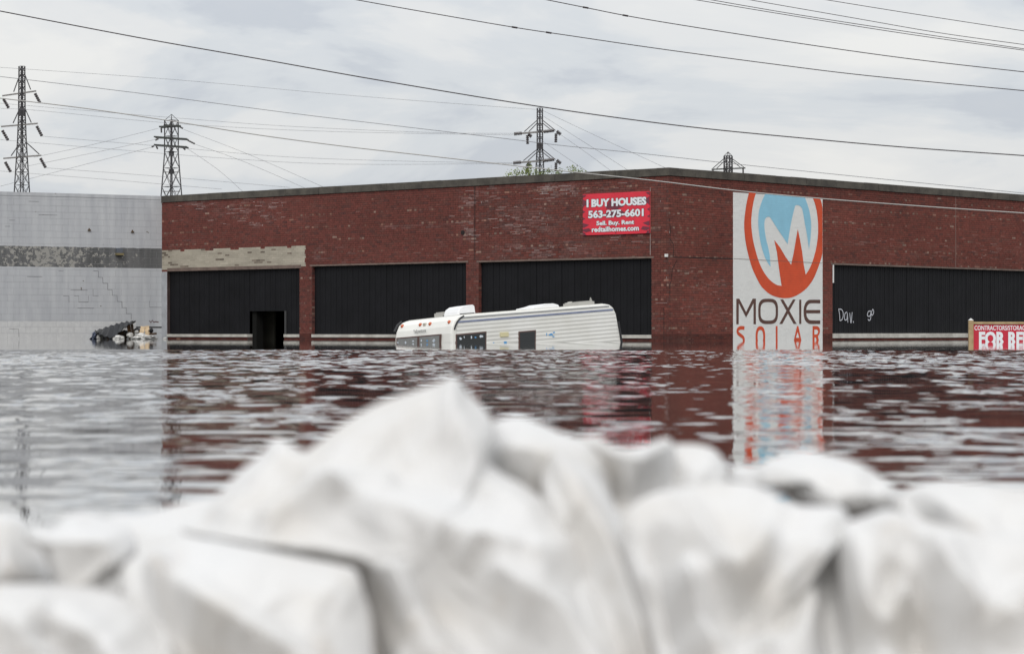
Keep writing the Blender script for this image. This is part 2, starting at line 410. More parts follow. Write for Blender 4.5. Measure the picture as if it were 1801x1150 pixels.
# the 300 bricks that show largest: those nearest the corner, above the water
cand = [b for b in allb if b[3] > 0.02 and not b[6]]
cand.sort(key=lambda b: (b[1] + b[2]) / 2 + (0.0 if not b[4] else 0.15) + abs(b[3] - 1.6) * 0.25)
single = cand[:300]; sid = set(id(b) for b in single)
for face, par in ((FL, WALL_L), (FR, WALL_R)):
    brick_quads(face, [b[1:6] for b in allb if b[0] is face and id(b) not in sid and not b[6]], 'brickwork', par)
    pb = brick_quads(face, [b[1:6] for b in allb if b[0] is face and b[6]], 'painted_brickwork', par); pb.data.materials.clear(); pb.data.materials.append(M_pbrick)
bm_cache = {}
def brick_mesh(w, col):
    key = (round(w, 2), tuple(round(float(c) * 12) for c in col))
    if key not in bm_cache:
        mb = MB(); h = CRS - JNT; mb.box((0, -0.006, 0), (w, 0, 0), (0, 0.007, 0), (0, 0, h))
        me = mb.mesh('brick'); a = me.attributes.new('Col', 'FLOAT_COLOR', 'POINT')
        a.data.foreach_set('color', np.array([(*col, 1)] * 8, np.float32).ravel()); me.materials.append(M_brick)
        bm_cache[key] = me
    return bm_cache[key]
for (face, u0, u1, z, h, col, _) in single:
    o = random.uniform(-0.0018, 0.0018)
    link('brick', brick_mesh(u1 - u0, col), None, WALL_L if face is FL else WALL_R, mw=face.mat(u0, z, o))

# lime-whitened bed joints and cream-painted joints
def joint_streaks(face, n, test, par, cols):
    V = []; Cc = []; Fc = []; nz = int((COPB - ZB) / CRS); z00 = COPB - nz * CRS
    flip = (face.pt(1, 0) - face.pt(0, 0)).cross(Vector((0, 0, 1))).dot(Vector((face.n.x, face.n.y, 0))) < 0
    for _ in range(n):
        u = random.uniform(0, face.len); c = random.randrange(nz); z = z00 + (c + 1) * CRS - JNT
        if random.random() > test(u, z): continue
        if random.random() < 0.22:      # perpend
            k0 = 0.1065 if c % 2 else 0.0; u = k0 - 0.03 + round((u - k0) / 0.213) * 0.213 - JNT; q = [(u, z - CRS + JNT), (u + JNT, z - CRS + JNT), (u + JNT, z), (u, z)]
        else:
            ln = random.uniform(0.08, 0.42); q = [(u, z + 0.001), (u + ln, z + 0.001), (u + ln, z + JNT - 0.001), (u, z + JNT - 0.001)]
        i = len(V); V += [face.pt(a, b, 0.0045 + random.uniform(-0.0006, 0.0006)) for a, b in q]; col = random.choice(cols); Cc += [(*col, 1)] * 4; f = (i, i + 1, i + 2, i + 3); Fc.append(f[::-1] if flip else f)
    me = bpy.data.meshes.new('lime_joint'); me.from_pydata([tuple(v) for v in V], [], Fc); me.update()
    a = me.attributes.new('Col', 'FLOAT_COLOR', 'POINT'); a.data.foreach_set('color', np.array(Cc, np.float32).ravel()); link('lime_joint', me, M_brick, par, kind='stuff')
def solid_at(face, u, z, bays): return not any(b[0] - 0.45 < u < b[1] + 0.02 and z < b[3] + 0.1 for b in bays) and 0.05 < z < COPB - 0.1
def t_l(u, z):
    if not solid_at(FL, u, z, (B1, B2, B3)) or (u > CREAM[0] - 0.5 and CREAM[2] - .1 < z < CREAM[3] + .1): return 0
    w = 0.012 + (0.07 if u < FL.u(836) else 0)
    for (bx, by, rx, rz, amt) in BLOOM: w = max(w, amt * math.exp(-((u - bx) / rx) ** 2 - ((z - by) / rz) ** 2))
    return w * (0.25 + 1.2 * float(np.clip(fbm(u * 2.2, z * 4.5, 21) * 2.6 - 0.8, 0, 1)))
def t_r(u, z):
    if not solid_at(FR, u, z, (B4,)) or MU0 - 0.5 < u < MU1: return 0
    w = 0.03; 
    for px, py, ru, rz_ in ((1235, 500, 1.2, 0.25), (1240, 585, 0.7, 0.2), (1240, 545, 1.0, 0.3), (1720, 445, 2.5, 0.3), (1600, 430, 2.5, 0.12)):
        a, b = FR.uz(px, py); w = max(w, 0.5 * math.exp(-((u - a) / ru) ** 2 - ((z - b) / rz_) ** 2))
    return w
LIME = ((0.42, 0.37, 0.35), (0.33, 0.27, 0.25), (0.52, 0.48, 0.46), (0.26, 0.19, 0.17))
joint_streaks(FL, 10000, t_l, WALL_L, LIME); joint_streaks(FR, 5000, t_r, WALL_R, LIME[1:2] + LIME[3:] + ((0.22, 0.15, 0.13),))
DARKJ = ((0.012, 0.009, 0.009),)
joint_streaks(FL, 3000, lambda u, z: 0.35 if solid_at(FL, u, z, (B1, B2, B3)) and not (u > CREAM[0] - 0.5 and CREAM[2] - .1 < z < CREAM[3] + .1) else 0, WALL_L, DARKJ)
joint_streaks(FR, 3500, lambda u, z: 0.4 if solid_at(FR, u, z, (B4,)) and not MU0 - 0.5 < u < MU1 else 0, WALL_R, DARKJ)
link('cream_paint', poly_mesh('cream_paint', [FL.pt(u, z, 0.0036) for u, z in ((CREAM[0] + 0.03, CREAM[2]), (CREAM[1] - 0.005, CREAM[2]), (CREAM[1] - 0.005, CREAM[3]), (CREAM[0] + 0.03, CREAM[3]))], flip=True), material('cream_joint_paint', (0.30, 0.27, 0.22), 0.9, col2=(0.42, 0.38, 0.31), vscale=3), WALL_L)
# brick reveals beside the bays (right-hand jambs that turn towards the viewer)
def jamb(face, u, z0, z1, sgn, par):
    V = []; Cc = []; Fc = []; z = COPB - math.ceil((COPB - z0) / CRS) * CRS; k = 0; dvec = Vector((face.d.x, face.d.y, 0)) * sgn
    while z < z1 - 0.02:
        for (a, b_) in (((0.0, 0.10), (0.11, 0.20)) if k % 2 else ((0.0, 0.20),)):
            col = PAL[random.randrange(7)] * random.uniform(0.7, 1.0)
            if random.random() < 0.1: col = TAN[random.randrange(4)] * 0.7
            i = len(V)
            zz0, zz1 = max(z, z0), min(z + CRS - JNT, z1)
            if zz1 - zz0 < 0.01: continue
            p = [face.pt(u, zz0, -a), face.pt(u, zz0, -b_), face.pt(u, zz1, -b_), face.pt(u, zz1, -a)]
            V += [q - dvec * 0.002 for q in p] + [q + dvec * 0.005 for q in p]; Cc += [(*col, 1)] * 8
            Fc += [(i + 4, i + 5, i + 6, i + 7), (i, i + 1, i + 5, i + 4), (i + 1, i + 2, i + 6, i + 5), (i + 2, i + 3, i + 7, i + 6), (i + 3, i, i + 4, i + 7)]
        z += CRS; k += 1
    me = bpy.data.meshes.new('jamb_brickwork'); me.from_pydata([tuple(v) for v in V], [], Fc); me.update()
    a = me.attributes.new('Col', 'FLOAT_COLOR', 'POINT'); a.data.foreach_set('color', np.array(Cc, np.float32).ravel())
    link('jamb_brickwork', me, M_brick, par, kind='stuff')
for b in (B1, B2, B3):
    jamb(FL, b[0], b[2], b[3], 1, WALL_L)
    if b is not B1: jamb(FL, b[1], b[2], b[3], -1, WALL_L)
jamb(FR, B4[0], B4[2], B4[3], 1, WALL_R)

# black cladding panels, sills and lintels of each bay
def panel_mesh(w, h):
    mb = MB(); r = 0.035; d = 0.012
    prof = [(0, 0), (0.006, -d), (r - 0.006, -d), (r, 0), (w * 0.55, 0), (w * 0.55 + 0.006, -0.007), (w * 0.55 + 0.018, -0.007), (w * 0.55 + 0.024, 0), (w, 0)]
    vs = [(x, y, 0) for x, y in prof] + [(x, y, h) for x, y in prof]; n = len(prof)
    vs += [(0, 0.02, 0), (w, 0.02, 0), (0, 0.02, h), (w, 0.02, h)]
    fs = [(i, i + 1, n + i + 1, n + i) for i in range(n - 1)] + [(2 * n + 1, 2 * n, 2 * n + 2, 2 * n + 3)]
    mb.add(vs, fs); me = mb.mesh('cladding_panel'); me.materials.append(M_panel); return me
PW_ = 0.25
def clad(face, b, door=False):
    w = b[1] - b[0]; n = max(1, round(w / PW_)); pw = w / n; cache = {}
    for i in range(n):
        u0 = b[0] + i * pw; z0 = b[4] - 0.005
        if door:
            mid = u0 + pw / 2
            if DOOR[0] < mid < DOOR[1]: z0 = DOOR_T
        h = b[3] - z0 - 0.003
        k = round(h, 3)
        if k not in cache: cache[k] = panel_mesh(pw * 0.998, h)
        link('cladding_panel', cache[k], None, WH, mw=face.mat(u0, z0, -0.115 + random.uniform(-0.003, 0.003)))
clad(FL, B1, True); clad(FL, B2); clad(FL, B3); clad(FR, B4)
def sill(face, u0, u1, b):
    mb = MB(); face.box(mb, u0, u1, b[2] + 0.004, b[4], -0.2, 0.035); part('sill', mb, M_sill, WH)
sill(FL, B1[0], DOOR[0], B1); sill(FL, DOOR[1], B1[1] - 0.002, B1); sill(FL, B2[0], B2[1], B2); sill(FL, B3[0], B3[1], B3); sill(FR, B4[0] + 0.002, B4[1], B4)
for face, b in ((FL, B1), (FL, B2), (FL, B3), (FR, B4)):
    mb = MB(); h = 0.11 if b is B1 else 0.05
    face.box(mb, b[0] - 0.08, b[1] + (0.08 if b is not B1 else -0.002), b[3] - 0.012, b[3] + h - 0.012, -0.15, 0.012); part('lintel', mb, M_lintel, WH)
# doorway: frame, dim room, inner door
dw = DOOR[1] - DOOR[0]
mb = MB(); FL.box(mb, DOOR[0], DOOR[0] + 0.07, ZB, DOOR_T, -0.2, -0.07); part('door_post', mb, material('grey_door_post', (0.05, 0.05, 0.05), 0.6), WH)
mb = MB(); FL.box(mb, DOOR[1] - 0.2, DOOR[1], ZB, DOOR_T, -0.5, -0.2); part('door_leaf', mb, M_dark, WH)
mb = MB(); FL.box(mb, DOOR[0] + 1.32 + 0.5, DOOR[1] + 1.32 - 0.3, ZB, DOOR_T + 0.6, -1.3, -1.2); part('inner_door', mb, M_idoor, WH)
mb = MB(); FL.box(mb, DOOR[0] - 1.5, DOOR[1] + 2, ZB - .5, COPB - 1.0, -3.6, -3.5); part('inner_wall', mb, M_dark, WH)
# roof and rear walls
back_l = FL.pt(FL.len, 0, -22); far_r = FR.pt(LEN_R, 0, -22)
mb = MB(); zr = COPB - 0.05
q = [FL.pt(0, zr, 0) - Vector((0, 0, 0)), FL.pt(FL.len, zr, 0), None, FR.pt(LEN_R, zr, 0)]
ins = (Vector((FL.n.x, FL.n.y, 0)) + Vector((FR.n.x, FR.n.y, 0))) * -0.2
q[0] = q[0] + ins; q[1] = FL.pt(FL.len - 0.01, zr, -0.2); q[3] = FR.pt(LEN_R - 0.01, zr, -0.2); q[2] = q[1] + (q[3] - q[0])
mb.add(q + [v - Vector((0, 0, 0.2)) for v in q], [(0, 1, 2, 3)[::-1], (4, 5, 6, 7), (0, 1, 5, 4), (1, 2, 6, 5), (2, 3, 7, 6), (3, 0, 4, 7)]); part('roof', mb, M_roof, WH)
for a, b_ in ((q[1], q[2]), (q[2], q[3])):
    mb = MB(); dv = (b_ - a); nn = Vector((-dv.y, dv.x, 0)).normalized() * 0.3
    mb.box((a.x, a.y, -1.3), (dv.x, dv.y, 0), nn, (0, 0, zr + 1.1)); part('rear_wall', mb, M_mortar, WH)
# coping stones
def coping(face, length, start):
    u = start; k = 0
    while u < length:
        w = 0.77 + random.uniform(-0.02, 0.02); e = min(u + w, length)
        mb = MB(); j = random.uniform(-0.004, 0.004)
        face.box(mb, u, e - 0.008, COPB + 0.003, TOP + j, -0.38, 0.045 + random.uniform(-0.004, 0.004)); part('coping_stone', mb, M_coping, WH); u = e; k += 1
coping(FL, FL.len + 0.0, 0.40); coping(FR, LEN_R, 0.40)
mb = MB(); A = [FL.pt(0.395, 0, 0.045), FL.pt(0.395, 0, -0.38)]; C_ = [FR.pt(0.395, 0, 0.045), FR.pt(0.395, 0, -0.38)]
kp = FL.pt(-0.045, 0, 0.045); ki = FL.pt(0.38, 0, -0.38)
ring = [A[0], kp, C_[0], C_[1], ki, A[1]]
mb.add([Vector((p.x, p.y, COPB + 0.003)) for p in ring] + [Vector((p.x, p.y, TOP)) for p in ring],
       [tuple(range(6)), tuple(range(6, 12))[::-1]] + [((i + 1) % 6, i, 6 + i, 6 + (i + 1) % 6) for i in range(6)])
part('coping_stone', mb, M_coping, WH)

# cracks, control joint, drain hole, small box at the corner
M_crack = material('open_joint', (0.018, 0.014, 0.013), 1.0)
def strip(face, pts, w, out, mat, parent, name):
    uz = [face.uz(x, y) for x, y in pts]; V = []; Fc = []
    for i, (u, z) in enumerate(uz):
        a = Vector(uz[max(i - 1, 0)]); b = Vector(uz[min(i + 1, len(uz) - 1)]); d = (b - a).normalized(); n = Vector((-d.y, d.x)) * w / 2
        V += [face.pt(u + n.x, z + n.y, out), face.pt(u - n.x, z - n.y, out)]
    for i in range(len(uz) - 1): Fc.append((2 * i, 2 * i + 1, 2 * i + 3, 2 * i + 2))
    me = bpy.data.meshes.new(name); me.from_pydata([tuple(v) for v in V], [], Fc); me.update(); return link(name, me, mat, parent)
strip(FR, [(1177, 385), (1179, 404), (1178, 420), (1184, 430), (1184, 452)], 0.02, 0.0085, M_crack, WALL_R, 'crack')
strip(FR, [(1184, 452.5), (1215, 453), (1250, 454), (1289, 455)], 0.028, 0.0085, M_crack, WALL_R, 'crack')
strip(FR, [(1190, 458), (1186, 466), (1182, 474), (1181, 487), (1180.5, 492), (1178, 502), (1177.5, 520)], 0.02, 0.0085, M_crack, WALL_R, 'crack')
strip(FL, [(1168, 540), (1168, 570), (1168, 599)], 0.016, 0.0085, M_crack, WALL_L, 'crack')
strip(FR, [(1290, 455), (1446, 463)], 0.012, 0.0105, M_lintel, WALL_R, 'crack')
strip(FL, [(835.5, 322), (835.5, 458)], 0.03, 0.0085, M_crack, WALL_L, 'control_joint')
strip(FL, [(1144, 330), (1144, 449)], 0.022, 0.0085, material('pale_joint', (0.3, 0.25, 0.23), 0.9, var=0.3, vscale=6), WALL_L, 'control_joint')
strip(FR, [(1680.5, 345), (1680.5, 470)], 0.03, 0.0085, material('pale_joint_right', (0.2, 0.13, 0.11), 0.9, var=0.3, vscale=6), WALL_R, 'control_joint')
u, z = FL.uz(814.5, 409); mb = MB(); mb.disc(FL.pt(u, z, -0.05), FL.pt(u, z, 0.03), [(0, 0.07), (1, 0.07)], 12); dp = part('drain_pipe', mb, M_crack, WH)
strip(FL, [(813, 412), (812, 422), (812.5, 432)], 0.09, 0.0088, material('drain_stain', (0.12, 0.035, 0.03), 0.95, var=0.3, vscale=10), WALL_L, 'stain')
u, z = FL.uz(1173.5, 452); mb = MB(); FL.box(mb, u - 0.04, u + 0.04, z, z + 0.085, 0, 0.07); part('junction_box', mb, M_whitepaint, WH)
mb = MB(); u, z = FR.uz(1466, 466)
FR.box(mb, u - 0.06, u + 0.0, z - 0.55, z, 0.008, 0.02); part('paint_patch', mb, M_whitepaint, WH)

# ------------------------------------------------------------------ mural
MUR = strip(FR, [(1289, 605), (1446.5, 605)], 0.01, -0.2, M_whitepaint, WALL_R, 'mural_ground_line')
bpy.data.objects.remove(MUR)
mb = MB(); V = []
# white paint over the joints, between the brick faces
zt = MUT
ring = [(MU0, -0.45), (MU1, -0.45), (MU1, zt - 0.02), (MU1 - 0.03, zt), (MU0 + 0.14, zt), (MU0 + 0.05, zt - 0.03), (MU0, zt - 0.12)]
MURAL = link('mural', poly_mesh('mural', [FR.pt(u, z, 0.0035) for u, z in ring]), M_whitepaint, WH)
MURAL['label'] = 'white painted panel with red ring, blue disc and lettering'
def z5(pts): return [(1270 + x / 3.595, 310 + y / 3.595) for x, y in pts]
def z7(pts): return [(1280 + x / 9.583, 500 + y / 9.583) for x, y in pts]
def smooth(pts, n=4, closed=False):
    out = []; m = len(pts)
    for i in range(m if closed else m - 1):
        p0, p1, p2, p3 = (pts[(i - 1) % m] if closed or i > 0 else pts[0]), pts[i], pts[(i + 1) % m], (pts[(i + 2) % m] if closed or i + 2 < m else pts[-1])
        for k in range(n):
            t = k / n
            out.append(tuple(0.5 * ((2 * b) + (-a + c) * t + (2 * a - 5 * b + 4 * c - d) * t * t + (-a + 3 * b - 3 * c + d) * t ** 3) for a, b, c, d in zip(p0, p1, p2, p3)))
    if not closed: out.append(pts[-1])
    return out
def fmesh(name, face, pts, out, mat, parent):
    P = [face.pt(*face.uz(x, y), out) for x, y in pts]
    nn = Vector((0, 0, 0))
    for i in range(len(P)): nn += P[i].cross(P[(i + 1) % len(P)])
    return link(name, poly_mesh(name, P, flip=nn.dot(Vector((face.n.x, face.n.y, 0))) < 0), mat, parent)
outer = smooth([(168, 103), (150, 190), (138, 300), (145, 400), (160, 480), (185, 570), (215, 640), (250, 700), (300, 745), (350, 765), (400, 771), (450, 762), (500, 735), (540, 700), (575, 650), (605, 580), (625, 520), (633, 485)])
inner_r = smooth([(572, 137), (590, 190), (602, 260), (606, 330), (602, 400), (590, 470), (570, 540), (548, 590), (527, 622)])
peaks = [(515, 560), (505, 480), (490, 395), (477, 335), (462, 420), (450, 490), (435, 560), (400, 510), (365, 450), (328, 403), (345, 480), (355, 560), (365, 630), (375, 693)]
inner_l = smooth([(375, 693), (340, 685), (300, 655), (265, 610), (235, 550), (210, 470), (192, 390), (183, 300), (188, 220), (200, 150), (213, 106)])
fmesh('red_ring', FR, z5(outer + [(633, 200), (627, 165), (618, 141)] + inner_r + peaks + inner_l[1:]), 0.0098, M_red, MURAL)
blue = smooth([(272, 111), (250, 160), (232, 220), (227, 280), (230, 340), (240, 410), (258, 480), (280, 535), (305, 573)]) + \
    smooth([(300, 500), (290, 450), (275, 390), (266, 320), (268, 280), (278, 262), (293, 257), (305, 265), (340, 320), (380, 380), (413, 430)]) + \
    smooth([(425, 350), (440, 270), (457, 200), (463, 186), (480, 184), (497, 195), (507, 215), (520, 290), (535, 370), (548, 462)]) + \
    smooth([(558, 390), (562, 320), (558, 260), (545, 200), (522, 133)])
fmesh('blue_disc', FR, z5(blue), 0.0098, M_blue, MURAL)
def letter(pts, mat): fmesh('letter', FR, z7(pts), 0.0098, mat, MURAL)
letter([(140, 242), (190, 242), (305, 468), (415, 242), (470, 242), (470, 672), (430, 672), (430, 320), (305, 560), (182, 320), (180, 672), (140, 672)], M_brown)
def ringletter(x0, x1, y0, y1, sx, sy, mat, n=40, p=3.2, a0=0, a1=360):
    cx, cy, rx, ry = (x0 + x1) / 2, (y0 + y1) / 2, (x1 - x0) / 2, (y1 - y0) / 2
    def se(rx, ry, a):
        c, s = math.cos(a), math.sin(a); return (cx + rx * math.copysign(abs(c) ** (2 / p), c), cy + ry * math.copysign(abs(s) ** (2 / p), s))
    V = []; Fc = []
    for i in range(n + 1):
        a = math.radians(a0 + (a1 - a0) * i / n)
        for q in (se(rx, ry, a), se(rx - sx, ry - sy, a)): V.append(FR.pt(*FR.uz(*z7([q])[0]), 0.0098))
    for i in range(n): Fc.append((2 * i, 2 * i + 1, 2 * i + 3, 2 * i + 2))
    me = bpy.data.meshes.new('letter'); me.from_pydata([tuple(v) for v in V], [], Fc); me.update(); link('letter', me, mat, MURAL)
ringletter(510, 843, 242, 670, 38, 58, M_brown)
letter([(880, 255), (930, 255), (1012, 395), (1095, 255), (1140, 255), (1035, 445), (1158, 668), (1105, 668), (1010, 495), (915, 668), (865, 668), (985, 445)], M_brown)
letter([(1200, 258), (1235, 258), (1235, 668), (1200, 668)], M_brown)
e_out = smooth([(1555, 260), (1400, 260), (1350, 270), (1305, 315), (1280, 390), (1275, 462), (1280, 540), (1300, 605), (1340, 650), (1390, 668), (1555, 668)], 3)
e_in = smooth([(1555, 608), (1400, 606), (1360, 590), (1330, 545), (1320, 488)], 3) + [(1555, 488), (1555, 432)] + smooth([(1318, 432), (1330, 375), (1360, 335), (1400, 320), (1555, 320)], 3)
letter(e_out + e_in, M_brown)
def stroke(cent, wx, wy, mat):            # painted brush letter with wider horizontals than verticals
    c = smooth(cent, 5); A = []; B = []
    for i, p in enumerate(c):
        a, b = Vector(c[max(i - 1, 0)]), Vector(c[min(i + 1, len(c) - 1)]); d = (b - a).normalized(); n = Vector((-d.y, d.x))
        A.append((p[0] + n.x * wx / 2, p[1] + n.y * wy / 2)); B.append((p[0] - n.x * wx / 2, p[1] - n.y * wy / 2))
    letter(A + B[::-1], mat)
stroke([(276, 738), (215, 733), (168, 760), (166, 815), (215, 860), (258, 900), (264, 960), (235, 1020), (190, 1040), (150, 1020)], 34, 62, M_red)
ringletter(465, 627, 706, 1060, 34, 62, M_red, p=2.4)
letter([(805, 703), (835, 703), (835, 1010), (945, 1010), (945, 1065), (805, 1065)], M_red)
letter([(1163, 704), (1186, 704), (1228, 905), (1262, 1065), (1228, 1065), (1211, 962), (1138, 962), (1121, 1065), (1087, 1065), (1118, 905)], M_red)
r_o = [(1425, 703)] + smooth([(1500, 703), (1538, 730), (1550, 785), (1538, 840), (1515, 870)], 4) + [(1560, 1065), (1520, 1065), (1480, 895), (1458, 895), (1458, 1065), (1425, 1065)]
letter(r_o, M_red)
fmesh('letter_counter', FR, z7(smooth([(1456, 765), (1495, 765), (1515, 785), (1515, 815), (1495, 842), (1456, 845)], 3)), 0.0112, M_whitepaint, MURAL)
fmesh('letter_counter', FR, z7([(1172, 805), (1199, 900), (1144, 900)]), 0.0112, M_whitepaint, MURAL)

# graffiti on the right bay
M_spray = material('white_spray', (0.55, 0.56, 0.60), 0.8)
def ga(pts): return [(1440 + x / 4.989, 520 + y / 4.989) for x, y in pts]
GOFF = -0.088
for pts in ([(195, 118), (203, 165), (206, 218)], [(193, 118), (222, 122), (236, 160), (228, 205), (205, 220)],
            [(268, 142), (250, 160), (248, 210), (268, 205), (272, 150), (276, 235)], [(292, 150), (298, 200), (304, 240), (314, 145)], [(322, 222), (326, 238)],
            [(478, 135), (455, 140), (448, 175), (470, 178), (480, 140), (476, 200), (462, 218), (452, 205)], [(492, 122), (482, 150), (490, 172), (502, 150), (500, 125), (490, 120)]):
    strip(FR, smooth(ga(pts), 4), 0.032, GOFF, M_spray, WH, 'graffiti_stroke')

# ------------------------------------------------------------------ painted block building
GB = thing('block_building', (c1[0], c1[1], 0), 'grey painted concrete block building with a dark peeling band, left of the brick warehouse', 'building')
ztop_g = TOP
def zg(px, py): return FG.uz(px, py)[1]
band_t = zg(150, 435); band_b = zg(150, 470.5); low_t = zg(100, 565)
m = bpy.data.materials.new('banded_wall_paint'); m.use_nodes = True; t = m.node_tree; bs = t.nodes['Principled BSDF']; bs.inputs['Roughness'].default_value = 0.75
g = N(t, 'ShaderNodeNewGeometry'); s = N(t, 'ShaderNodeSeparateXYZ'); L(t, g.outputs['Position'], s.inputs[0]); Z = s.outputs[2]; Xw = s.outputs[0]
nz = N(t, 'ShaderNodeTexNoise'); nz.inputs['Scale'].default_value = 6.5; nz.inputs['Detail'].default_value = 10; nz.inputs['Roughness'].default_value = 0.68
L(t, g.outputs['Position'], nz.inputs['Vector'])
nf = N(t, 'ShaderNodeTexNoise'); nf.inputs['Scale'].default_value = 5.0; nf.inputs['Detail'].default_value = 6; L(t, g.outputs['Position'], nf.inputs['Vector'])
mpv = N(t, 'ShaderNodeMapping'); mpv.inputs['Scale'].default_value = (2.5, 2.5, 0.35); L(t, g.outputs['Position'], mpv.inputs['Vector'])
nv = N(t, 'ShaderNodeTexNoise'); nv.inputs['Scale'].default_value = 1.6; nv.inputs['Detail'].default_value = 5; L(t, mpv.outputs[0], nv.inputs['Vector'])
grey = ramp(t, nv.outputs[0], [(0.3, (0.40, 0.41, 0.43)), (0.7, (0.50, 0.51, 0.52))])
pale = ramp(t, nz.outputs[0], [(0.3, (0.50, 0.50, 0.50)), (0.7, (0.60, 0.60, 0.59))])
dark = ramp(t, nv.outputs[0], [(0.3, (0.075, 0.076, 0.076)), (0.7, (0.15, 0.15, 0.15))])
# peeled patches show pale block towards the left end of the band
xs = g0[0]; xm = c1[0]
peel_x = mth(t, 'ABSOLUTE', mth(t, 'DIVIDE', mth(t, 'SUBTRACT', Xw, PX(85, 0, (c1[1] + g0[1]) / 2).x), 1.6))
peel = mth(t, 'GREATER_THAN', mth(t, 'SUBTRACT', nz.outputs[0], mth(t, 'MULTIPLY', peel_x, 0.085)), 0.475)
dk = mix(t, peel, dark, (0.31, 0.30, 0.275))
edge = mth(t, 'MULTIPLY', mth(t, 'SUBTRACT', nf.outputs[0], 0.5), 0.06)
Ze = mth(t, 'ADD', Z, edge)
inband = mth(t, 'MULTIPLY', mth(t, 'LESS_THAN', Ze, band_t), mth(t, 'GREATER_THAN', mth(t, 'ADD', Z, mth(t, 'MULTIPLY', edge, 0.3)), band_b))
lowx = mth(t, 'LESS_THAN', Xw, FG.pt(FG.u(239), 0).x)
c_low = mix(t, mth(t, 'MULTIPLY', mth(t, 'LESS_THAN', Z, low_t), lowx), grey, pale)
cc = mix(t, inband, c_low, dk)
spot = mth(t, 'GREATER_THAN', nf.outputs[0], 0.735)
cc = mix(t, spot, cc, (0.16, 0.14, 0.12))
L(t, cc, bs.inputs['Base Color'])
M_block = m
M_gmortar = material('painted_block_joint', (0.41, 0.415, 0.43), 0.85, col2=(0.28, 0.28, 0.29), vscale=0.9)
mb = MB(); FG.box(mb, 0.002, LEN_G, -1.3, TOP, -0.3, 0); GW = part('wall', mb, M_gmortar, GB)
BH, BLN, BJ = 0.214, 0.42, 0.006
blocks = []; nr = int((TOP + 0.3) / BH)
for r in range(nr):
    z = TOP - (r + 1) * BH; off = (r % 2) * BLN / 2
    k = -1
    while off + k * BLN < LEN_G:
        u0, u1 = max(0.01, off + k * BLN), min(LEN_G, off + (k + 1) * BLN - BJ); k += 1
        if u1 - u0 > 0.04: blocks.append((u0, u1, z, r))
vis = [b for b in blocks if b[2] > -0.1 and FG.pt((b[0] + b[1]) / 2, 0).x / FG.pt((b[0] + b[1]) / 2, 0).y > -CX / F]
vis.sort(key=lambda b: (0 if b[2] < band_b else 1, -b[0])); vs300 = set(vis[:300])
bcache = {}; mb = MB()
for b in blocks:
    u0, u1, z, r = b; o = 0.004 + random.uniform(-0.0015, 0.0015)
    if b in vs300:
        key = round(u1 - u0, 2)
        if key not in bcache:
            q_ = MB(); w = u1 - u0; q_.box((0, -0.004, 0), (w, 0, 0), (0, 0.006, 0), (0, 0, BH - BJ)); bcache[key] = q_.mesh('block'); bcache[key].materials.append(M_block)
        link('block', bcache[key], None, GW, mw=FG.mat(u0, z, o - 0.004))
    else: FG.box(mb, u0, u1, z, z + BH - BJ, -0.002, o)
part('blockwork', mb, M_block, GW, kind='stuff')
M_gjoint = material('open_block_joint', (0.15, 0.15, 0.155), 0.95)
# deep stepped crack and open joints in the block wall
def gz(pts): return [(x / 3.382, 300 + y / 3.382) for x, y in pts]
for pts in ([(555, 597), (585, 598), (585, 635), (610, 636), (612, 670), (640, 671), (640, 708), (666, 708), (668, 742), (695, 742), (697, 778), (725, 779), (726, 815), (750, 815), (751, 850), (780, 850), (780, 885)],
            [(553, 705), (553, 745), (585, 746)], [(375, 746), (410, 746), (410, 785)], [(440, 745), (468, 745), (468, 782), (525, 782), (525, 745)], 
            [(889, 775), (889, 812), (960, 813)], [(160, 630), (250, 632)], [(420, 710), (520, 711)], [(460, 818), (560, 819)], [(348, 597), (378, 598)],
            [(808, 932), (974, 932)], [(0, 148), (500, 160), (955, 176)], [(170, 183), (230, 185)], [(230, 263), (340, 266)], [(30, 332), (60, 332)], [(55, 295), (88, 296)], [(55, 940), (110, 942), (112, 990)]):
    strip(FG, gz(pts), 0.012 if len(pts) < 12 else 0.018, 0.0072, M_gjoint, GW, 'open_joint')
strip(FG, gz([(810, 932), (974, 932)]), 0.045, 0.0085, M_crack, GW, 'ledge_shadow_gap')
M_rust = material('rust', (0.10, 0.07, 0.045), 0.9, var=0.4, vscale=20)
for x, y in ((530, 354), (787, 364)):
    u, z = FG.uz(*gz([(x, y)])[0]); mb = MB(); FG.box(mb, u - 0.05, u + 0.05, z - 0.03, z + 0.015, 0, 0.05); FG.box(mb, u - 0.015, u + 0.02, z + 0.016, z + 0.06, 0, 0.03); part('wall_anchor', mb, M_rust, GB)
u, z = FG.uz(209, 449); mb = MB(); FG.box(mb, u - 0.13, u + 0.13, z, z + 0.07, 0, 0.14); part('wall_lamp', mb, material('lamp_amber', (0.20, 0.16, 0.075), 0.6), GB)
mb = MB(); FG.box(mb, u - 0.10, u + 0.12, z + 0.073, z + 0.24, 0, 0.13); part('lamp_hood', mb, material('lamp_hood', (0.10, 0.11, 0.13), 0.5), GB)
M_scrawl = material('maroon_scrawl', (0.09, 0.02, 0.02), 0.9)
strip(FG, gz([(888, 893), (897, 905), (905, 890), (915, 903), (925, 898), (943, 902)]), 0.03, 0.0085, M_scrawl, GW, 'scrawl')
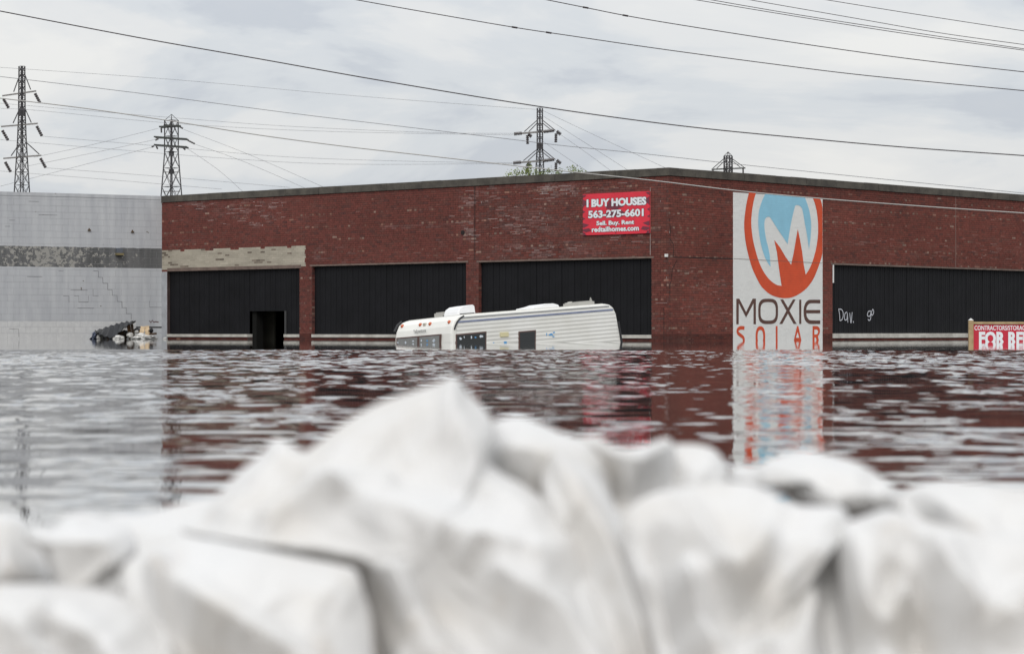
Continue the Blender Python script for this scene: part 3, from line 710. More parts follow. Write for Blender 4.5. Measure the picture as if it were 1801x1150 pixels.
# quoin return where the block wall meets the warehouse (narrow whitewashed pier in the corner)
mb = MB(); FL.box(mb, B1[1] + 0.004, FL.len - 0.004, -0.6, B1[3] - 0.02, 0.008, 0.02); part('whitewashed_pier', mb, material('whitewash', (0.38, 0.39, 0.41), 0.85, var=0.15, vscale=3), WH)
mb = MB(); dv = FG.pt(LEN_G, 0, -0.3); bk = q[1]
mb.box(FG.pt(LEN_G - 0.01, -1.3, -0.3), (0, 14, 0), (0.3, 0, 0), (0, 0, TOP + 1.1)); part('side_wall', mb, M_gmortar, GB)
mb = MB(); a = FG.pt(0.1, TOP - 0.3, -0.301); b_ = FG.pt(LEN_G, TOP - 0.3, -0.301)
mb.add([a, b_, b_ + Vector((0, 13, 0)), a + Vector((-1, 14, 0))], [(0, 1, 2, 3)]); part('roof', mb, M_roof, GB)

# ------------------------------------------------------------------ lettering
def glyphs(s, bold=0.0):
    cu = bpy.data.curves.new('lettering', 'FONT'); cu.body = s; cu.size = 1.0; cu.offset = bold; cu.resolution_u = 3
    o = bpy.data.objects.new('lettering', cu); COL.objects.link(o); bpy.context.view_layer.update()
    me = bpy.data.meshes.new_from_object(o.evaluated_get(bpy.context.evaluated_depsgraph_get())); bpy.data.objects.remove(o); bpy.data.curves.remove(cu)
    bm = bmesh.new(); bm.from_mesh(me); bmesh.ops.remove_doubles(bm, verts=bm.verts, dist=1e-5); bm.verts.ensure_lookup_table()
    seen = set(); comps = []
    for v in bm.verts:
        if v.index in seen: continue
        st = [v]; seen.add(v.index); fs = set(); 
        while st:
            a = st.pop()
            for e in a.link_edges:
                b = e.other_vert(a)
                if b.index not in seen: seen.add(b.index); st.append(b)
            fs |= set(a.link_faces)
        if fs: comps.append([[tuple(l.vert.co.xy for l in f.loops)] and [tuple(l.vert.co.xy) for l in f.loops] for f in fs])
    bm.free()
    def xr(c): xs = [p[0] for f in c for p in f]; return min(xs), max(xs)
    comps.sort(key=lambda c: xr(c)[0]); out = []
    for c in comps:
        if out and xr(c)[0] < xr(out[-1])[1] - 0.02 and bold < 0.2: out[-1] = out[-1] + c
        else: out.append(c)
    allp = [p for c in out for f in c for p in f]
    return out, (min(p[0] for p in allp), max(p[0] for p in allp), min(p[1] for p in allp), max(p[1] for p in allp))
def write(s, face_pt, x0, x1, z0, z1, mat, parent, bold=0.0, name='letter', ref=None, grow=0.0):
    gl, bb = glyphs(s, bold)
    if ref: _, bb = glyphs(s, ref)
    sx, sz = (x1 - x0) / (bb[1] - bb[0]), (z1 - z0) / (bb[3] - bb[2])
    for gph in gl:
        V = []; Fc = []
        for f in gph:
            i = len(V); V += [face_pt(x0 + (p[0] - bb[0]) * sx, z0 + (p[1] - bb[2]) * sz) for p in f]; Fc.append(tuple(range(i, i + len(f))))
        me = bpy.data.meshes.new(name); me.from_pydata([tuple(v) for v in V], [], Fc); me.update(); link(name, me, mat, parent)

# ------------------------------------------------------------------ red sign bolted to the brick wall
SOUT = 0.05
u1_, zt_l = FL.uz(1025, 344, SOUT); u0_, zt_r = FL.uz(1142.5, 334, SOUT)
zb_ = (FL.uz(1025, 414, SOUT)[1] + FL.uz(1142.5, 410.5, SOUT)[1]) / 2; zt_ = (zt_l + zt_r) / 2
SIGN = thing('wall_sign', FL.pt((u0_ + u1_) / 2, zb_, SOUT), 'red rectangular sign reading I BUY HOUSES fixed high on the brick wall', 'sign')
W_ = u1_ - u0_; H_ = zt_ - zb_
def sp_(x, z, o=0.0): return FL.pt(u1_ - x, zb_ + z, SOUT + o)     # x from the sign's left edge
mb = MB(); FL.box(mb, u0_, u1_, zb_, zt_, SOUT - 0.035, SOUT); part('panel', mb, material('sign_red', (0.72, 0.03, 0.055), 0.45, var=0.12, vscale=1.6), SIGN)
M_mar = material('sign_maroon', (0.17, 0.03, 0.05), 0.5)
def spike(pts):
    P = [sp_(x * W_, z * H_, 0.003) for x, z in pts]; link('maroon_spike', poly_mesh('maroon_spike', P), M_mar, SIGN)
for sgn in (0, 1):
    fx = (lambda x: x) if sgn == 0 else (lambda x: 1 - x)
    od = (lambda l: l) if sgn == 0 else (lambda l: l[::-1])
    for zz in ([(0, 0.98), (0.06, 0.98), (0, 0.9)], [(0, 0.88), (0.04, 0.84), (0.12, 0.76), (0.03, 0.72), (0, 0.66)], [(0, 0.61), (0.04, 0.57), (0, 0.53)], [(0, 0.44), (0.04, 0.4), (0, 0.37)],
               [(0, 0.30), (0.10, 0.25), (0.02, 0.18), (0, 0.19)], [(0, 0.15), (0.10, 0.17), (0.13, 0.10), (0.05, 0.07), (0, 0.1)], [(0, 0.09), (0.06, 0.0), (0, 0.0)]):
        spike(od([(fx(x), z) for x, z in zz])[::-1])
spike([(0.35, 0.62), (0.40, 0.82), (0.55, 0.8), (0.62, 0.66), (0.50, 0.60)][::-1]); spike([(0.33, 0.50), (0.52, 0.62), (0.66, 0.5), (0.6, 0.42), (0.42, 0.44)][::-1])
M_ltr = material('sign_white', (0.80, 0.83, 0.85), 0.5); M_out = material('sign_black', (0.02, 0.02, 0.022), 0.5)
for s_, a, b, c, d, bo in (('I BUY HOUSES', 0.06, 0.955, 0.675, 0.87, 0.055), ('563-275-6601', 0.085, 0.915, 0.405, 0.595, 0.042), ('Sell. Buy. Rent', 0.21, 0.775, 0.2, 0.335, 0.038), ('redtailhomes.com', 0.14, 0.845, 0.07, 0.195, 0.036)):
    write(s_, lambda x, z: sp_(x, z, 0.007), a * W_, b * W_, c * H_, d * H_, M_ltr, SIGN, bo)
    write(s_, lambda x, z: sp_(x, z, 0.005), a * W_, b * W_, c * H_, d * H_, M_out, SIGN, bo + 0.03, 'letter_outline', ref=bo)
for x, z in ((0.03, 0.95), (0.97, 0.95), (0.5, 0.04), (0.03, 0.05), (0.97, 0.05)):
    mb = MB(); mb.disc(sp_(x * W_, z * H_, 0.003), sp_(x * W_, z * H_, 0.012), [(0, 0.02), (1, 0.015)], 8); part('bolt', mb, M_mar, SIGN)

# ------------------------------------------------------------------ half-drowned sign on posts at the right
DS = 64.0
def pp(x, y, o=0.0): v = PX(x, y, DS); return Vector((v.x, v.y - o, v.z))
FS = thing('post_sign', pp(1776, 599), 'red CONTRACTORS STORAGE FOR RENT board in a timber frame, half under water', 'sign')
M_wood = material('treated_timber', (0.36, 0.25, 0.13), 0.8, col2=(0.46, 0.34, 0.19), vscale=8, bump=0.3)
for x in (1703.5, 1841):
    mb = MB(); a = pp(x, 563.5); w = 8 * DS / F; mb.box((a.x, a.y - w / 2, -1.3), (w, 0, 0), (0, w, 0), (0, 0, a.z + 1.3)); po = part('post', mb, M_wood, FS)
    cxm = a.x + w / 2; mb = MB(); r = w * 0.55
    mb.add([(cxm - r, a.y - r, a.z + .002), (cxm + r, a.y - r, a.z + .002), (cxm + r, a.y + r, a.z + .002), (cxm - r, a.y + r, a.z + .002), (cxm, a.y, a.z + 0.06)], [(3, 2, 1, 0), (0, 1, 4), (1, 2, 4), (2, 3, 4), (3, 0, 4)])
    part('post_cap', mb, material('post_cap_white', (0.6, 0.6, 0.58), 0.6), po)
a = pp(1711.6, 570); b_ = pp(1840.8, 565.8); mb = MB(); mb.box((a.x, a.y - 0.05, a.z), (b_.x - a.x, 0, 0), (0, 0.1, 0), (0, 0, b_.z - a.z)); part('top_rail', mb, M_wood, FS)
a = pp(1711.6, 625); b_ = pp(1840.8, 570.3); mb = MB(); mb.box((a.x, a.y - 0.02, a.z), (b_.x - a.x, 0, 0), (0, 0.04, 0), (0, 0, b_.z - a.z)); part('board', mb, material('rental_board_red', (0.55, 0.018, 0.045), 0.5, var=0.06), FS)
yb = pp(1711, 570).y - 0.024
for s_, x0, x1, y1, y0, bo in (('CONTRACTORS/STORAGE', 1713.5, 1807, 572.3, 580.8, 0.02), ('FOR RENT', 1721.5, 1832, 583, 607, 0.05)):
    a = pp(x0, y0); b_ = pp(x1, y1); write(s_, lambda x, z: Vector((x, yb, z)), a.x, b_.x, a.z, b_.z, M_ltr, FS, bo)

# ------------------------------------------------------------------ drowned travel trailer
RD = D0 * 62.0 / 72.9
def rv_setup():
    Nn = PX(790, 555.5, RD); W = 2.3
    # solve heading so the front spans 694..790 and the side 790..1080
    best = None
    for i in range(200, 700):
        al = i / 1000 * math.pi / 2
        x = Nn.x - W * math.sin(al); y = Nn.y + W * math.cos(al); e = abs(CX + F * x / y - 689.5)
        if best is None or e < best[0]: best = (e, al)
    al = best[1]; r = (1084 - CX) / F
    Ln = (r * Nn.y - Nn.x) / (math.cos(al) - r * math.sin(al))
    return Nn, W, al, Ln
RN, RW, RA, RLn = rv_setup()
zfar = (PX(1062, 534, RN.y + RLn * math.sin(RA)).z - RN.z) / (RLn * 0.95)
zlf = (PX(700, 567, RN.y + RW * math.cos(RA)).z - RN.z) / RW
ra = Vector((math.cos(RA), math.sin(RA), zfar)).normalized(); rb = Vector((-math.sin(RA), math.cos(RA), zlf)); rb = (rb - ra * rb.dot(ra)).normalized(); rc = ra.cross(rb)
def R(x, y, z): return RN + ra * x + rb * y + rc * z
def rv_side(px, py, out=0.0):              # pixel -> (x, z) on the long side (y = -out)
    o = Vector((0, 0, HC)); d = PX(px, py, 1.0) - o; p0 = R(0, -out, 0); t = (p0 - o).dot(rb) / d.dot(rb); h = o + d * t - RN; return h.dot(ra), h.dot(rc)
def rv_front(px, py, out=0.0):             # pixel -> (y, z) on the front (x = -out)
    o = Vector((0, 0, HC)); d = PX(px, py, 1.0) - o; p0 = R(-out, 0, 0); t = (p0 - o).dot(ra) / d.dot(ra); h = o + d * t - RN; return h.dot(rb), h.dot(rc)
def rv_along(px, py, y):                    # pixel -> x on the lengthwise plane y
    o = Vector((0, 0, HC)); d = PX(px, py, 1.0) - o; p0 = R(0, y, 0); t = (p0 - o).dot(rb) / d.dot(rb); return (o + d * t - RN).dot(ra)
def rv_top(px, py, up=0.0):
    o = Vector((0, 0, HC)); d = PX(px, py, 1.0) - o; p0 = R(0, 0, up); t = (p0 - o).dot(rc) / d.dot(rc); h = o + d * t - RN; return h.dot(ra), h.dot(rb)
RV = thing('travel_trailer', (RN.x, RN.y, 0), 'white travel trailer with ribbed siding, tilted and sunk to its windows in the flood', 'trailer')
M_rv = material('trailer_white', (0.80, 0.79, 0.74), 0.4, var=0.04, vscale=1.5)
M_side = material('trailer_siding', (0.76, 0.755, 0.715), 0.45, col2=(0.70, 0.69, 0.64), vscale=1.2)
M_rvroof = material('trailer_roof', (0.62, 0.61, 0.57), 0.7, var=0.12, vscale=4)
M_black = material('rubber_black', (0.02, 0.02, 0.022), 0.5)
M_frame = material('window_frame_brown', (0.11, 0.06, 0.05), 0.5)
M_glass = material('dark_window', (0.02, 0.022, 0.022), 0.12)
M_glass2 = material('hazy_window', (0.22, 0.225, 0.22), 0.15, var=0.15)
prof = [(0.0, -2.3), (0.0, -0.62), (0.02, -0.42), (0.07, -0.25), (0.16, -0.11), (0.28, -0.035), (0.42, 0.0), (RLn - 0.36, 0.0), (RLn - 0.2, -0.03), (RLn - 0.09, -0.11), (RLn - 0.02, -0.26), (RLn + 0.06, -0.9), (RLn + 0.09, -2.3)]
def prof_ring(y, inset):
    cx, cz = RLn / 2, -1.1
    return [R(x + (inset if x < cx else -inset), y, z - (inset if z > -0.5 else 0)) for x, z in prof]
mb = MB(); n = len(prof); rings = [prof_ring(0.0, 0.05), prof_ring(0.015, 0.015), prof_ring(0.05, 0.0), prof_ring(RW - 0.05, 0.0), prof_ring(RW - 0.012, 0.02), prof_ring(RW, 0.07)]
V = [v for r in rings for v in r]; Fc = []
for j in range(5):
    for i in range(n - 1): Fc.append((j * n + i, j * n + i + 1, (j + 1) * n + i + 1, (j + 1) * n + i))
Fc += [tuple(range(n))[::-1], tuple(range(5 * n, 6 * n)), ]
Fc = [f[::-1] for f in Fc]; mb.add(V, Fc); BODY = part('body', mb, M_rv, RV, smooth=False)
# ribbed siding on the near side: profile in z, cut to the body's outline
def xfront(z): return np.interp(z, [p[1] for p in prof[:7]], [p[0] for p in prof[:7]])
def xrear(z): return np.interp(-z, [-p[1] for p in prof[7:]], [p[0] for p in prof[7:]])
mb = MB(); V = []; zs = []; z = -0.10
RIB = 0.098
while z > -1.3:
    zs += [(z, 0.008), (z - RIB * 0.35, 0.015), (z - RIB * 0.75, 0.015), (z - RIB * 0.97, 0.0085)]; z -= RIB
for z, o in zs: V += [R(xfront(z) + 0.14, -o, z), R(xrear(z) - 0.05, -o, z)]
mb.add(V, [(2 * i, 2 * i + 2, 2 * i + 3, 2 * i + 1) for i in range(len(zs) - 1)])
part('siding', mb, M_side, RV)
# roof membrane, trims, stripe
mb = MB(); mb.box(R(0.46, 0.06, 0.003), ra * (RLn - 0.86), rb * (RW - 0.12), rc * 0.012); part('roof_membrane', mb, M_rvroof, RV)
mb = MB(); mb.box(R(0.36, -0.022, -0.075), ra * (RLn - 0.62), rb * 0.03, rc * 0.03); part('gutter_rail', mb, material('aluminium_rail', (0.55, 0.55, 0.54), 0.4, metal=0.6), RV)
mb = MB(); mb.box(R(0.22, -0.021, -0.185), ra * (RLn - 0.36), rb * 0.02, rc * 0.045); part('blue_stripe', mb, material('stripe_blue', (0.22, 0.25, 0.36), 0.4, var=0.2, vscale=4), RV)
mb = MB(); pts = [(0.115, -0.34), (0.15, -0.26), (0.22, -0.16), (0.33, -0.075), (0.44, -0.03)]
mb.tube([R(x, -0.012, z) for x, z in pts], 0.022, 6); part('corner_seal', mb, M_black, RV)
mb = MB(); mb.tube([R(x - 0.01, RW + 0.005, z + 0.01) for x, z in ((0.05, -0.25), (0.16, -0.1), (0.3, -0.02))], 0.03, 6); part('corner_seal', mb, M_black, RV)
x0, z0 = rv_side(1086, 566); x1, z1 = rv_side(1097, 602); mb = MB(); mb.bar(R(xrear(z0) - 0.01, -0.03, z0), R(xrear(z1) - 0.01, -0.03, z1 - 0.1), 0.028, 6); part('rear_rail', mb, M_black, RV)
mb = MB(); mb.box(R(0.115, -0.018, -1.25), ra * 0.03, rb * 0.02, rc * 0.9); part('corner_trim', mb, M_rv, RV)
def quadbox(fn, plane, corners, t0, t1, name, mat, parent):
    """slab on a trailer face from four pixels (tl, tr, br, bl)"""
    pts = [fn(*c) for c in corners]; V = []
    for tt in (t0, t1):
        for a, b in pts: V.append(R(a, -tt, b) if plane == 's' else R(-tt, a, b))
    fs = [(0, 1, 2, 3), (7, 6, 5, 4), (0, 4, 5, 1), (1, 5, 6, 2), (2, 6, 7, 3), (3, 7, 4, 0)]
    mb = MB(); mb.add(V, fs); bmn = mb.mesh(name); bm = bmesh.new(); bm.from_mesh(bmn); bmesh.ops.recalc_face_normals(bm, faces=bm.faces); bm.to_mesh(bmn); bm.free()
    return link(name, bmn, mat, parent)
def inset(c, k):
    cx = sum(p[0] for p in c) / 4; cy = sum(p[1] for p in c) / 4; return [(cx + (x - cx) * k, cy + (y - cy) * k) for x, y in c]
def window(fn, pl, tl, tr, drop, panes, glass):
    br = (tr[0] - 0.5, tr[1] + drop); bl_ = (tl[0] + 0.5, tl[1] + drop)
    w = quadbox(fn, pl, [tl, tr, br, bl_], 0.0, 0.028, 'window', M_frame, RV)
    for i in range(panes):
        a, b = i / panes, (i + 1) / panes
        f = lambda t, top: ((tl[0] + (tr[0] - tl[0]) * t, tl[1] + (tr[1] - tl[1]) * t + 2.3) if top else (bl_[0] + (br[0] - bl_[0]) * t, bl_[1] + (br[1] - bl_[1]) * t - 1.6))
        e = 2.0 / abs(tr[0] - tl[0])
        quadbox(fn, pl, [f(a + e, 1), f(b - e, 1), f(b - e, 0), f(a + e, 0)], 0.029, 0.033, 'pane', glass, w)
    return w
wf = window(rv_front, 'f', (698.5, 594), (776.5, 587.3), 26, 2, M_glass2)
ws = window(rv_side, 's', (800.5, 588), (854.5, 582.8), 27, 1, M_glass)
w3 = window(rv_side, 's', (911, 583), (941.5, 580.2), 30, 1, M_glass)
mbx = rv_side(878, 584.5); quadbox(rv_side, 's', [(878.5, 584.8), (893, 583.8), (893.5, 592), (879, 592.8)], 0.0, 0.035, 'side_vent', material('vent_cream', (0.66, 0.60, 0.36), 0.6), RV)
M_amber = material('marker_amber', (0.50, 0.09, 0.015), 0.3)
for px, py in ((699, 574.5), (731.3, 572), (748.7, 570.5), (782.5, 567.2)):
    y_, z_ = rv_front(px, py); xf = float(xfront(z_)); mb = MB(); mb.disc(R(xf + 0.02, y_, z_), R(xf - 0.045, y_, z_), [(0, 0.05), (0.6, 0.045), (1, 0.02)], 8); part('marker_light', mb, M_amber, RV)
y_, z_ = rv_front(739.5, 571.7); xf = float(xfront(z_)); mb = MB(); mb.box(R(xf + 0.02, y_ - 0.05, z_ - 0.04), rb * 0.1, ra * -0.045, rc * 0.08); part('number_plate_lamp', mb, material('plate_beige', (0.5, 0.47, 0.4), 0.5), RV)
ya, za = rv_front(727.5, 585.5); yb2, zb2 = rv_front(749.5, 581.0)
M_grey = material('badge_grey', (0.10, 0.10, 0.10), 0.6)
write('Yellowstone', lambda x, z: R(-0.006, ya + (yb2 - ya) * x, za + (zb2 - za) * x * 0.25 + z), 0, 1, -0.02, 0.075, M_grey, RV, 0.01)
# stickers behind and beside the windows
M_dec = material('decal_blue', (0.10, 0.33, 0.62), 0.5); M_dec2 = material('decal_white', (0.62, 0.68, 0.74), 0.5)
def blob(fn, pl, px, py, rx, ry, mat, off, seed, name='sticker'):
    r0 = random.Random(seed); pts = []
    for k in range(10):
        an = 2 * math.pi * k / 10; kf = r0.uniform(0.55, 1.1); a, b = fn(px + rx * kf * math.cos(an), py + ry * kf * math.sin(an)); pts.append(R(a, -off, b) if pl == 's' else R(-off, a, b))
    link(name, poly_mesh(name, pts), mat, RV)
for i, (px, py, rx, ry, mt) in enumerate(((701.5, 602.5, 1.8, 2.0, M_dec2), (715.5, 601.5, 1.8, 2, M_dec2), (728.5, 599.7, 1.8, 1.8, M_dec2), (743, 598.5, 1.8, 2.6, M_dec2), (753.5, 599.5, 2.2, 2, M_dec), (765, 598.5, 2.8, 3, M_dec2), (766, 599.5, 1.4, 1.4, M_dec))):
    blob(rv_front, 'f', px, py, rx, ry, mt, 0.036, i)
for i, (px, py, rx, ry, mt) in enumerate(((808.5, 595.5, 2.6, 2.4, M_dec2), (815, 593, 1.0, 2.2, M_dec2), (827.5, 593.5, 1.6, 3.2, M_dec2), (834.5, 593.3, 1.8, 1.8, M_dec), (844.5, 591.5, 4.0, 2.8, M_dec2))):
    blob(rv_side, 's', px, py, rx, ry, mt, 0.036, 20 + i)
for i, (px, py, rx, ry) in enumerate(((968, 588.5, 4.5, 2.6), (973.5, 584.8, 2.6, 1.6), (973, 592, 2.6, 1.6), (960.8, 588, 1.0, 4.0), (887.5, 601.6, 4.2, 2.2), (867, 602.4, 2.0, 0.9))):
    blob(rv_side, 's', px, py, rx, ry, M_dec, 0.020, 40 + i)
# rooftop air conditioner, vents
def shroud(px0, px1, py, up, depth, name, mat, taper, lip=True):
    y0 = 0.55; x0 = rv_along(px0, py, y0); x1 = rv_along(px1, py, y0)
    s2 = (x1 - x0); V = []
    outl = [(0.0, 0.0), (0.04, 0.35), (0.14, 0.72), (0.32, 0.93), (0.7, 1.0), (0.93, 1.0), (0.98, 0.9), (1.0, 0.0)] if taper else [(0, 0), (0.03, 0.45), (0.3, 0.7), (0.5, 1.0), (0.8, 0.95), (0.95, 0.6), (1, 0)]
    k = len(outl)
    for yy, ins in ((y0, 0.06), (y0 + 0.05, 0.0), (y0 + depth - 0.05, 0.0), (y0 + depth, 0.06)):
        for a, b in outl: V.append(R(x0 + s2 * (0.5 + (a - 0.5) * (1 - ins)), yy, 0.012 + up * b * (1 - ins)))
    fs = []
    for j in range(3):
        for i in range(k - 1): fs.append((j * k + i, (j + 1) * k + i, (j + 1) * k + i + 1, j * k + i + 1))
    fs += [tuple(range(k)), tuple(range(3 * k, 4 * k))[::-1]]
    mb = MB(); mb.add(V, fs); o = part(name, mb, mat, RV, smooth=False); return x0, x1, y0
M_ac = material('shroud_white', (0.80, 0.80, 0.80), 0.45)
a0, a1, ay = shroud(806, 837, 553, 0.23, 0.6, 'air_conditioner', M_ac, True)
mb = MB(); mb.box(R(a0 + 0.05, ay - 0.015, 0.016), ra * (a1 - a0 - 0.1), rb * 0.7, rc * 0.03); part('shroud_gap', mb, M_black, RV)
shroud(936, 986, 543, 0.12, 0.7, 'roof_vent_cover', M_ac, False)
def rbox(px0, px1, up, y0, dep, name, mat):
    x0 = rv_along(px0, 540, y0); x1 = rv_along(px1, 540, y0); mb = MB(); mb.box(R(x0, y0, 0.016), ra * (x1 - x0), rb * dep, rc * up); mb.box(R(x0 + 0.03, y0 + 0.03, 0.016 + up + 0.001), ra * (x1 - x0 - 0.06), rb * (dep - 0.06), rc * up * 0.25); part(name, mb, mat, RV)
M_grv = material('vent_grey', (0.40, 0.39, 0.36), 0.6)
rbox(780, 790, 0.10, 1.2, 0.4, 'roof_vent', M_grv); rbox(1005, 1010, 0.10, 0.8, 0.2, 'vent_pipe', M_rvroof); rbox(1018, 1046, 0.085, 0.5, 0.6, 'roof_hatch', M_grv); rbox(1040, 1042, 0.15, 0.6, 0.04, 'antenna', M_grv)

# ------------------------------------------------------------------ debris against the block wall
DD = FG.pt(FG.u(225), 0).y - 1.0
WL = YH + HC * F / DD                        # row of the waterline there
def dz(pts): return [(150 + x / 11.256, 550 + y / 11.256 + (WL - 602.0) * min(1.0, max(0.0, y / 560))) for x, y in pts]
def dp_(x, y, o=0.0):
    a = dz([(x, y)])[0]; return PX(a[0], a[1], DD + o)
M_mat = material('black_ribbed_mat', (0.035, 0.037, 0.041), 0.45, var=0.2, vscale=6)
# corrugated mat: sloping sheet, ribs across it
mb = MB(); V = []; K = 33
e0 = [Vector(dp_(*p, 0.55)) for p in smooth([(190, 415), (400, 345), (620, 265), (820, 215), (1010, 207)], 8)]
e1 = [Vector(dp_(*p, -0.45)) for p in smooth([(215, 430), (330, 520), (550, 565), (760, 360), (930, 235)], 8)]
for i, (a, b) in enumerate(zip(e0, e1)):
    h = 0.055 * (0.5 + 0.5 * math.cos(i / 4.0 * 2 * math.pi))
    for j in range(5): p = a.lerp(b, j / 4); V.append(p + Vector((0, -0.4 * h, h)))
m0 = len(V); V += [v - Vector((0, -0.02, 0.03)) for v in V]
Fc = []
for i in range(len(e0) - 1):
    for j in range(4):
        q4 = (i * 5 + j, i * 5 + j + 1, (i + 1) * 5 + j + 1, (i + 1) * 5 + j); Fc += [q4, tuple(m0 + k for k in q4[::-1])]
mb.add(V, Fc); MT = part('ribbed_mat', mb, M_mat, None, label='black ribbed plastic mat propped at a slant on the floating debris', cat='mat')
def slab(name, a, b, w, th, mat, label, cat, group=None, tw=0.0):
    a, b = Vector(a), Vector(b); d = (b - a).normalized(); s_ = d.cross(Vector((0, 1, 0))).normalized(); mb = MB()
    k = 6; V = []; 
    for i in range(k + 1):
        p = a.lerp(b, i / k) + Vector((0, 0.012 * math.sin(i * 2.1), 0)); ww = w * (1 + 0.05 * math.sin(i * 3.3 + w * 50))
        V += [p - s_ * ww / 2, p + s_ * ww / 2, p + s_ * ww / 2 + Vector((0, th, 0)), p - s_ * ww / 2 + Vector((0, th, 0))]
    fs = [(3, 2, 1, 0), (4 * k, 4 * k + 1, 4 * k + 2, 4 * k + 3)]
    for i in range(k):
        for j in range(4): fs.append((4 * i + j, 4 * i + (j + 1) % 4, 4 * i + 4 + (j + 1) % 4, 4 * i + 4 + j))
    mb.add(V, fs); return part(name, mb, mat, None, label=label, cat=cat, group=group)
M_b1 = material('board_brown', (0.22, 0.12, 0.06), 0.85, var=0.3, vscale=9); M_b2 = material('board_dark', (0.07, 0.045, 0.03), 0.9, var=0.3, vscale=9); M_b3 = material('board_pale', (0.62, 0.47, 0.30), 0.8, var=0.18, vscale=9)
slab('timber_board', dp_(850, 270, 0.1), dp_(905, 600, 0.15), 0.12, 0.04, M_b1, 'mid brown board standing under the raised end of the black mat', 'board')
slab('timber_board', dp_(915, 240, 0.0), dp_(965, 600, 0.05), 0.085, 0.04, M_b2, 'dark brown board leaning just right of the mid brown board', 'board')
slab('timber_board', dp_(1140, 305, 0.2), dp_(1085, 610, 0.1), 0.14, 0.03, M_b3, 'pale pine board with a tapered top, left of the pine pair', 'board')
slab('timber_board', dp_(1215, 295, 0.25), dp_(1245, 610, 0.2), 0.16, 0.03, M_b3, 'pale broken pine board, right of the pine pair', 'board')
slab('timber_board', dp_(1270, 478, 0.1), dp_(1410, 462, 0.1), 0.07, 0.06, M_b2, 'short dark plank lying flat at the right end of the debris', 'board')
slab('timber_board', dp_(640, 430, 0.05), dp_(830, 545, 0.1), 0.2, 0.04, M_b2, 'dark board lying slanted beneath the black mat', 'board')
slab('timber_board', dp_(570, 585, -0.5), dp_(735, 585, -0.5), 0.045, 0.08, M_b1, 'narrow reddish board floating in front of the white plastic', 'board')
def lump(name, pts, thick, mat, label, cat, off, seed, amp=0.7):
    P = [Vector(dp_(x, y, off)) for x, y in smooth(pts, 4, True)]; c = sum(P, Vector()) / len(P); r0 = random.Random(seed); V = []; Fc = []; n = len(P); K = 6
    for sgn in (-1, 1):
        for k in range(K):
            ph = math.pi / 2 * k / K; rr = math.cos(ph) ** 0.7
            for i, p in enumerate(P):
                w = 1 + amp * (r0.random() - 0.5) * math.sin(ph * 2); V.append(c + (p - c) * rr * w + Vector((0, sgn * thick * math.sin(ph) * (1 + amp * (r0.random() - 0.5)), 0)))
        V.append(c + Vector((0, sgn * thick, 0)))
    h = n * K + 1
    for s_i in range(2):
        o = s_i * h
        for k in range(K - 1):
            for i in range(n):
                f = (o + k * n + i, o + k * n + (i + 1) % n, o + (k + 1) * n + (i + 1) % n, o + (k + 1) * n + i); Fc.append(f if s_i else f[::-1])
        for i in range(n):
            f = (o + (K - 1) * n + i, o + (K - 1) * n + (i + 1) % n, o + n * K); Fc.append(f if s_i else f[::-1])
    me = bpy.data.meshes.new(name); me.from_pydata([tuple(v) for v in V], [], Fc); me.update(); me.polygons.foreach_set('use_smooth', [True] * len(me.polygons))
    bm = bmesh.new(); bm.from_mesh(me); bmesh.ops.remove_doubles(bm, verts=bm.verts, dist=0.0005); bmesh.ops.recalc_face_normals(bm, faces=bm.faces); bm.to_mesh(me); bm.free()
    return link(name, me, mat, label=label, cat=cat)
M_pl = material('white_plastic', (0.72, 0.71, 0.68), 0.5, var=0.12, vscale=7); M_tarp = material('blue_grey_tarp', (0.11, 0.13, 0.19), 0.7, var=0.2, vscale=7); M_tr = material('dark_junk', (0.03, 0.03, 0.034), 0.6, var=0.3, vscale=9); M_tan = material('cardboard_tan', (0.38, 0.22, 0.12), 0.85, var=0.2)
lump('plastic_sheet', [(880, 600), (960, 545), (1040, 480), (1130, 455), (1230, 500), (1350, 520), (1400, 560), (1400, 620), (880, 620)], 0.4, M_pl, 'large crumpled white plastic sheet floating at the right of the debris', 'plastic sheet', -0.3, 1)
lump('plastic_bag', [(550, 590), (600, 520), (680, 505), (750, 530), (775, 580), (770, 615), (560, 615)], 0.3, M_pl, 'white plastic bag floating under the front edge of the black mat', 'plastic bag', -0.4, 2)
lump('plastic_bag', [(825, 480), (880, 440), (935, 460), (940, 540), (890, 570), (840, 540)], 0.2, M_pl, 'small white plastic bag sitting above the plastic sheet, below the boards', 'plastic bag', -0.1, 3)
lump('plastic_bag', [(975, 410), (1020, 390), (1050, 410), (1045, 450), (985, 455)], 0.15, M_pl, 'tiny white bag wedged between dark board and pale pine board', 'plastic bag', 0.1, 4)
lump('plastic_bag', [(235, 540), (270, 490), (300, 475), (330, 520), (335, 580), (320, 610), (240, 610)], 0.2, M_pl, 'white rag of plastic at the left end, beneath the mat', 'plastic bag', 0.0, 5)
lump('tarpaulin', [(95, 585), (150, 520), (165, 440), (200, 440), (240, 520), (245, 610), (100, 615)], 0.25, M_tarp, 'blue grey tarpaulin heaped at the left end of the debris', 'tarpaulin', 0.2, 6)
lump('cardboard_scrap', [(440, 530), (480, 515), (505, 530), (500, 570), (450, 575)], 0.12, M_tan, 'small tan cardboard scrap under the mat, left of the white bag', 'cardboard', -0.1, 7)
lump('rubbish_sack', [(700, 440), (760, 395), (830, 410), (860, 470), (800, 520), (720, 500)], 0.3, M_tr, 'dark rubbish sack in the shade under the raised mat', 'sack', 0.4, 8)
lump('rubbish_sack', [(970, 370), (1010, 345), (1070, 360), (1085, 420), (1040, 450), (980, 440)], 0.25, M_tr, 'dark sack behind the pale pine boards', 'sack', 0.5, 9)
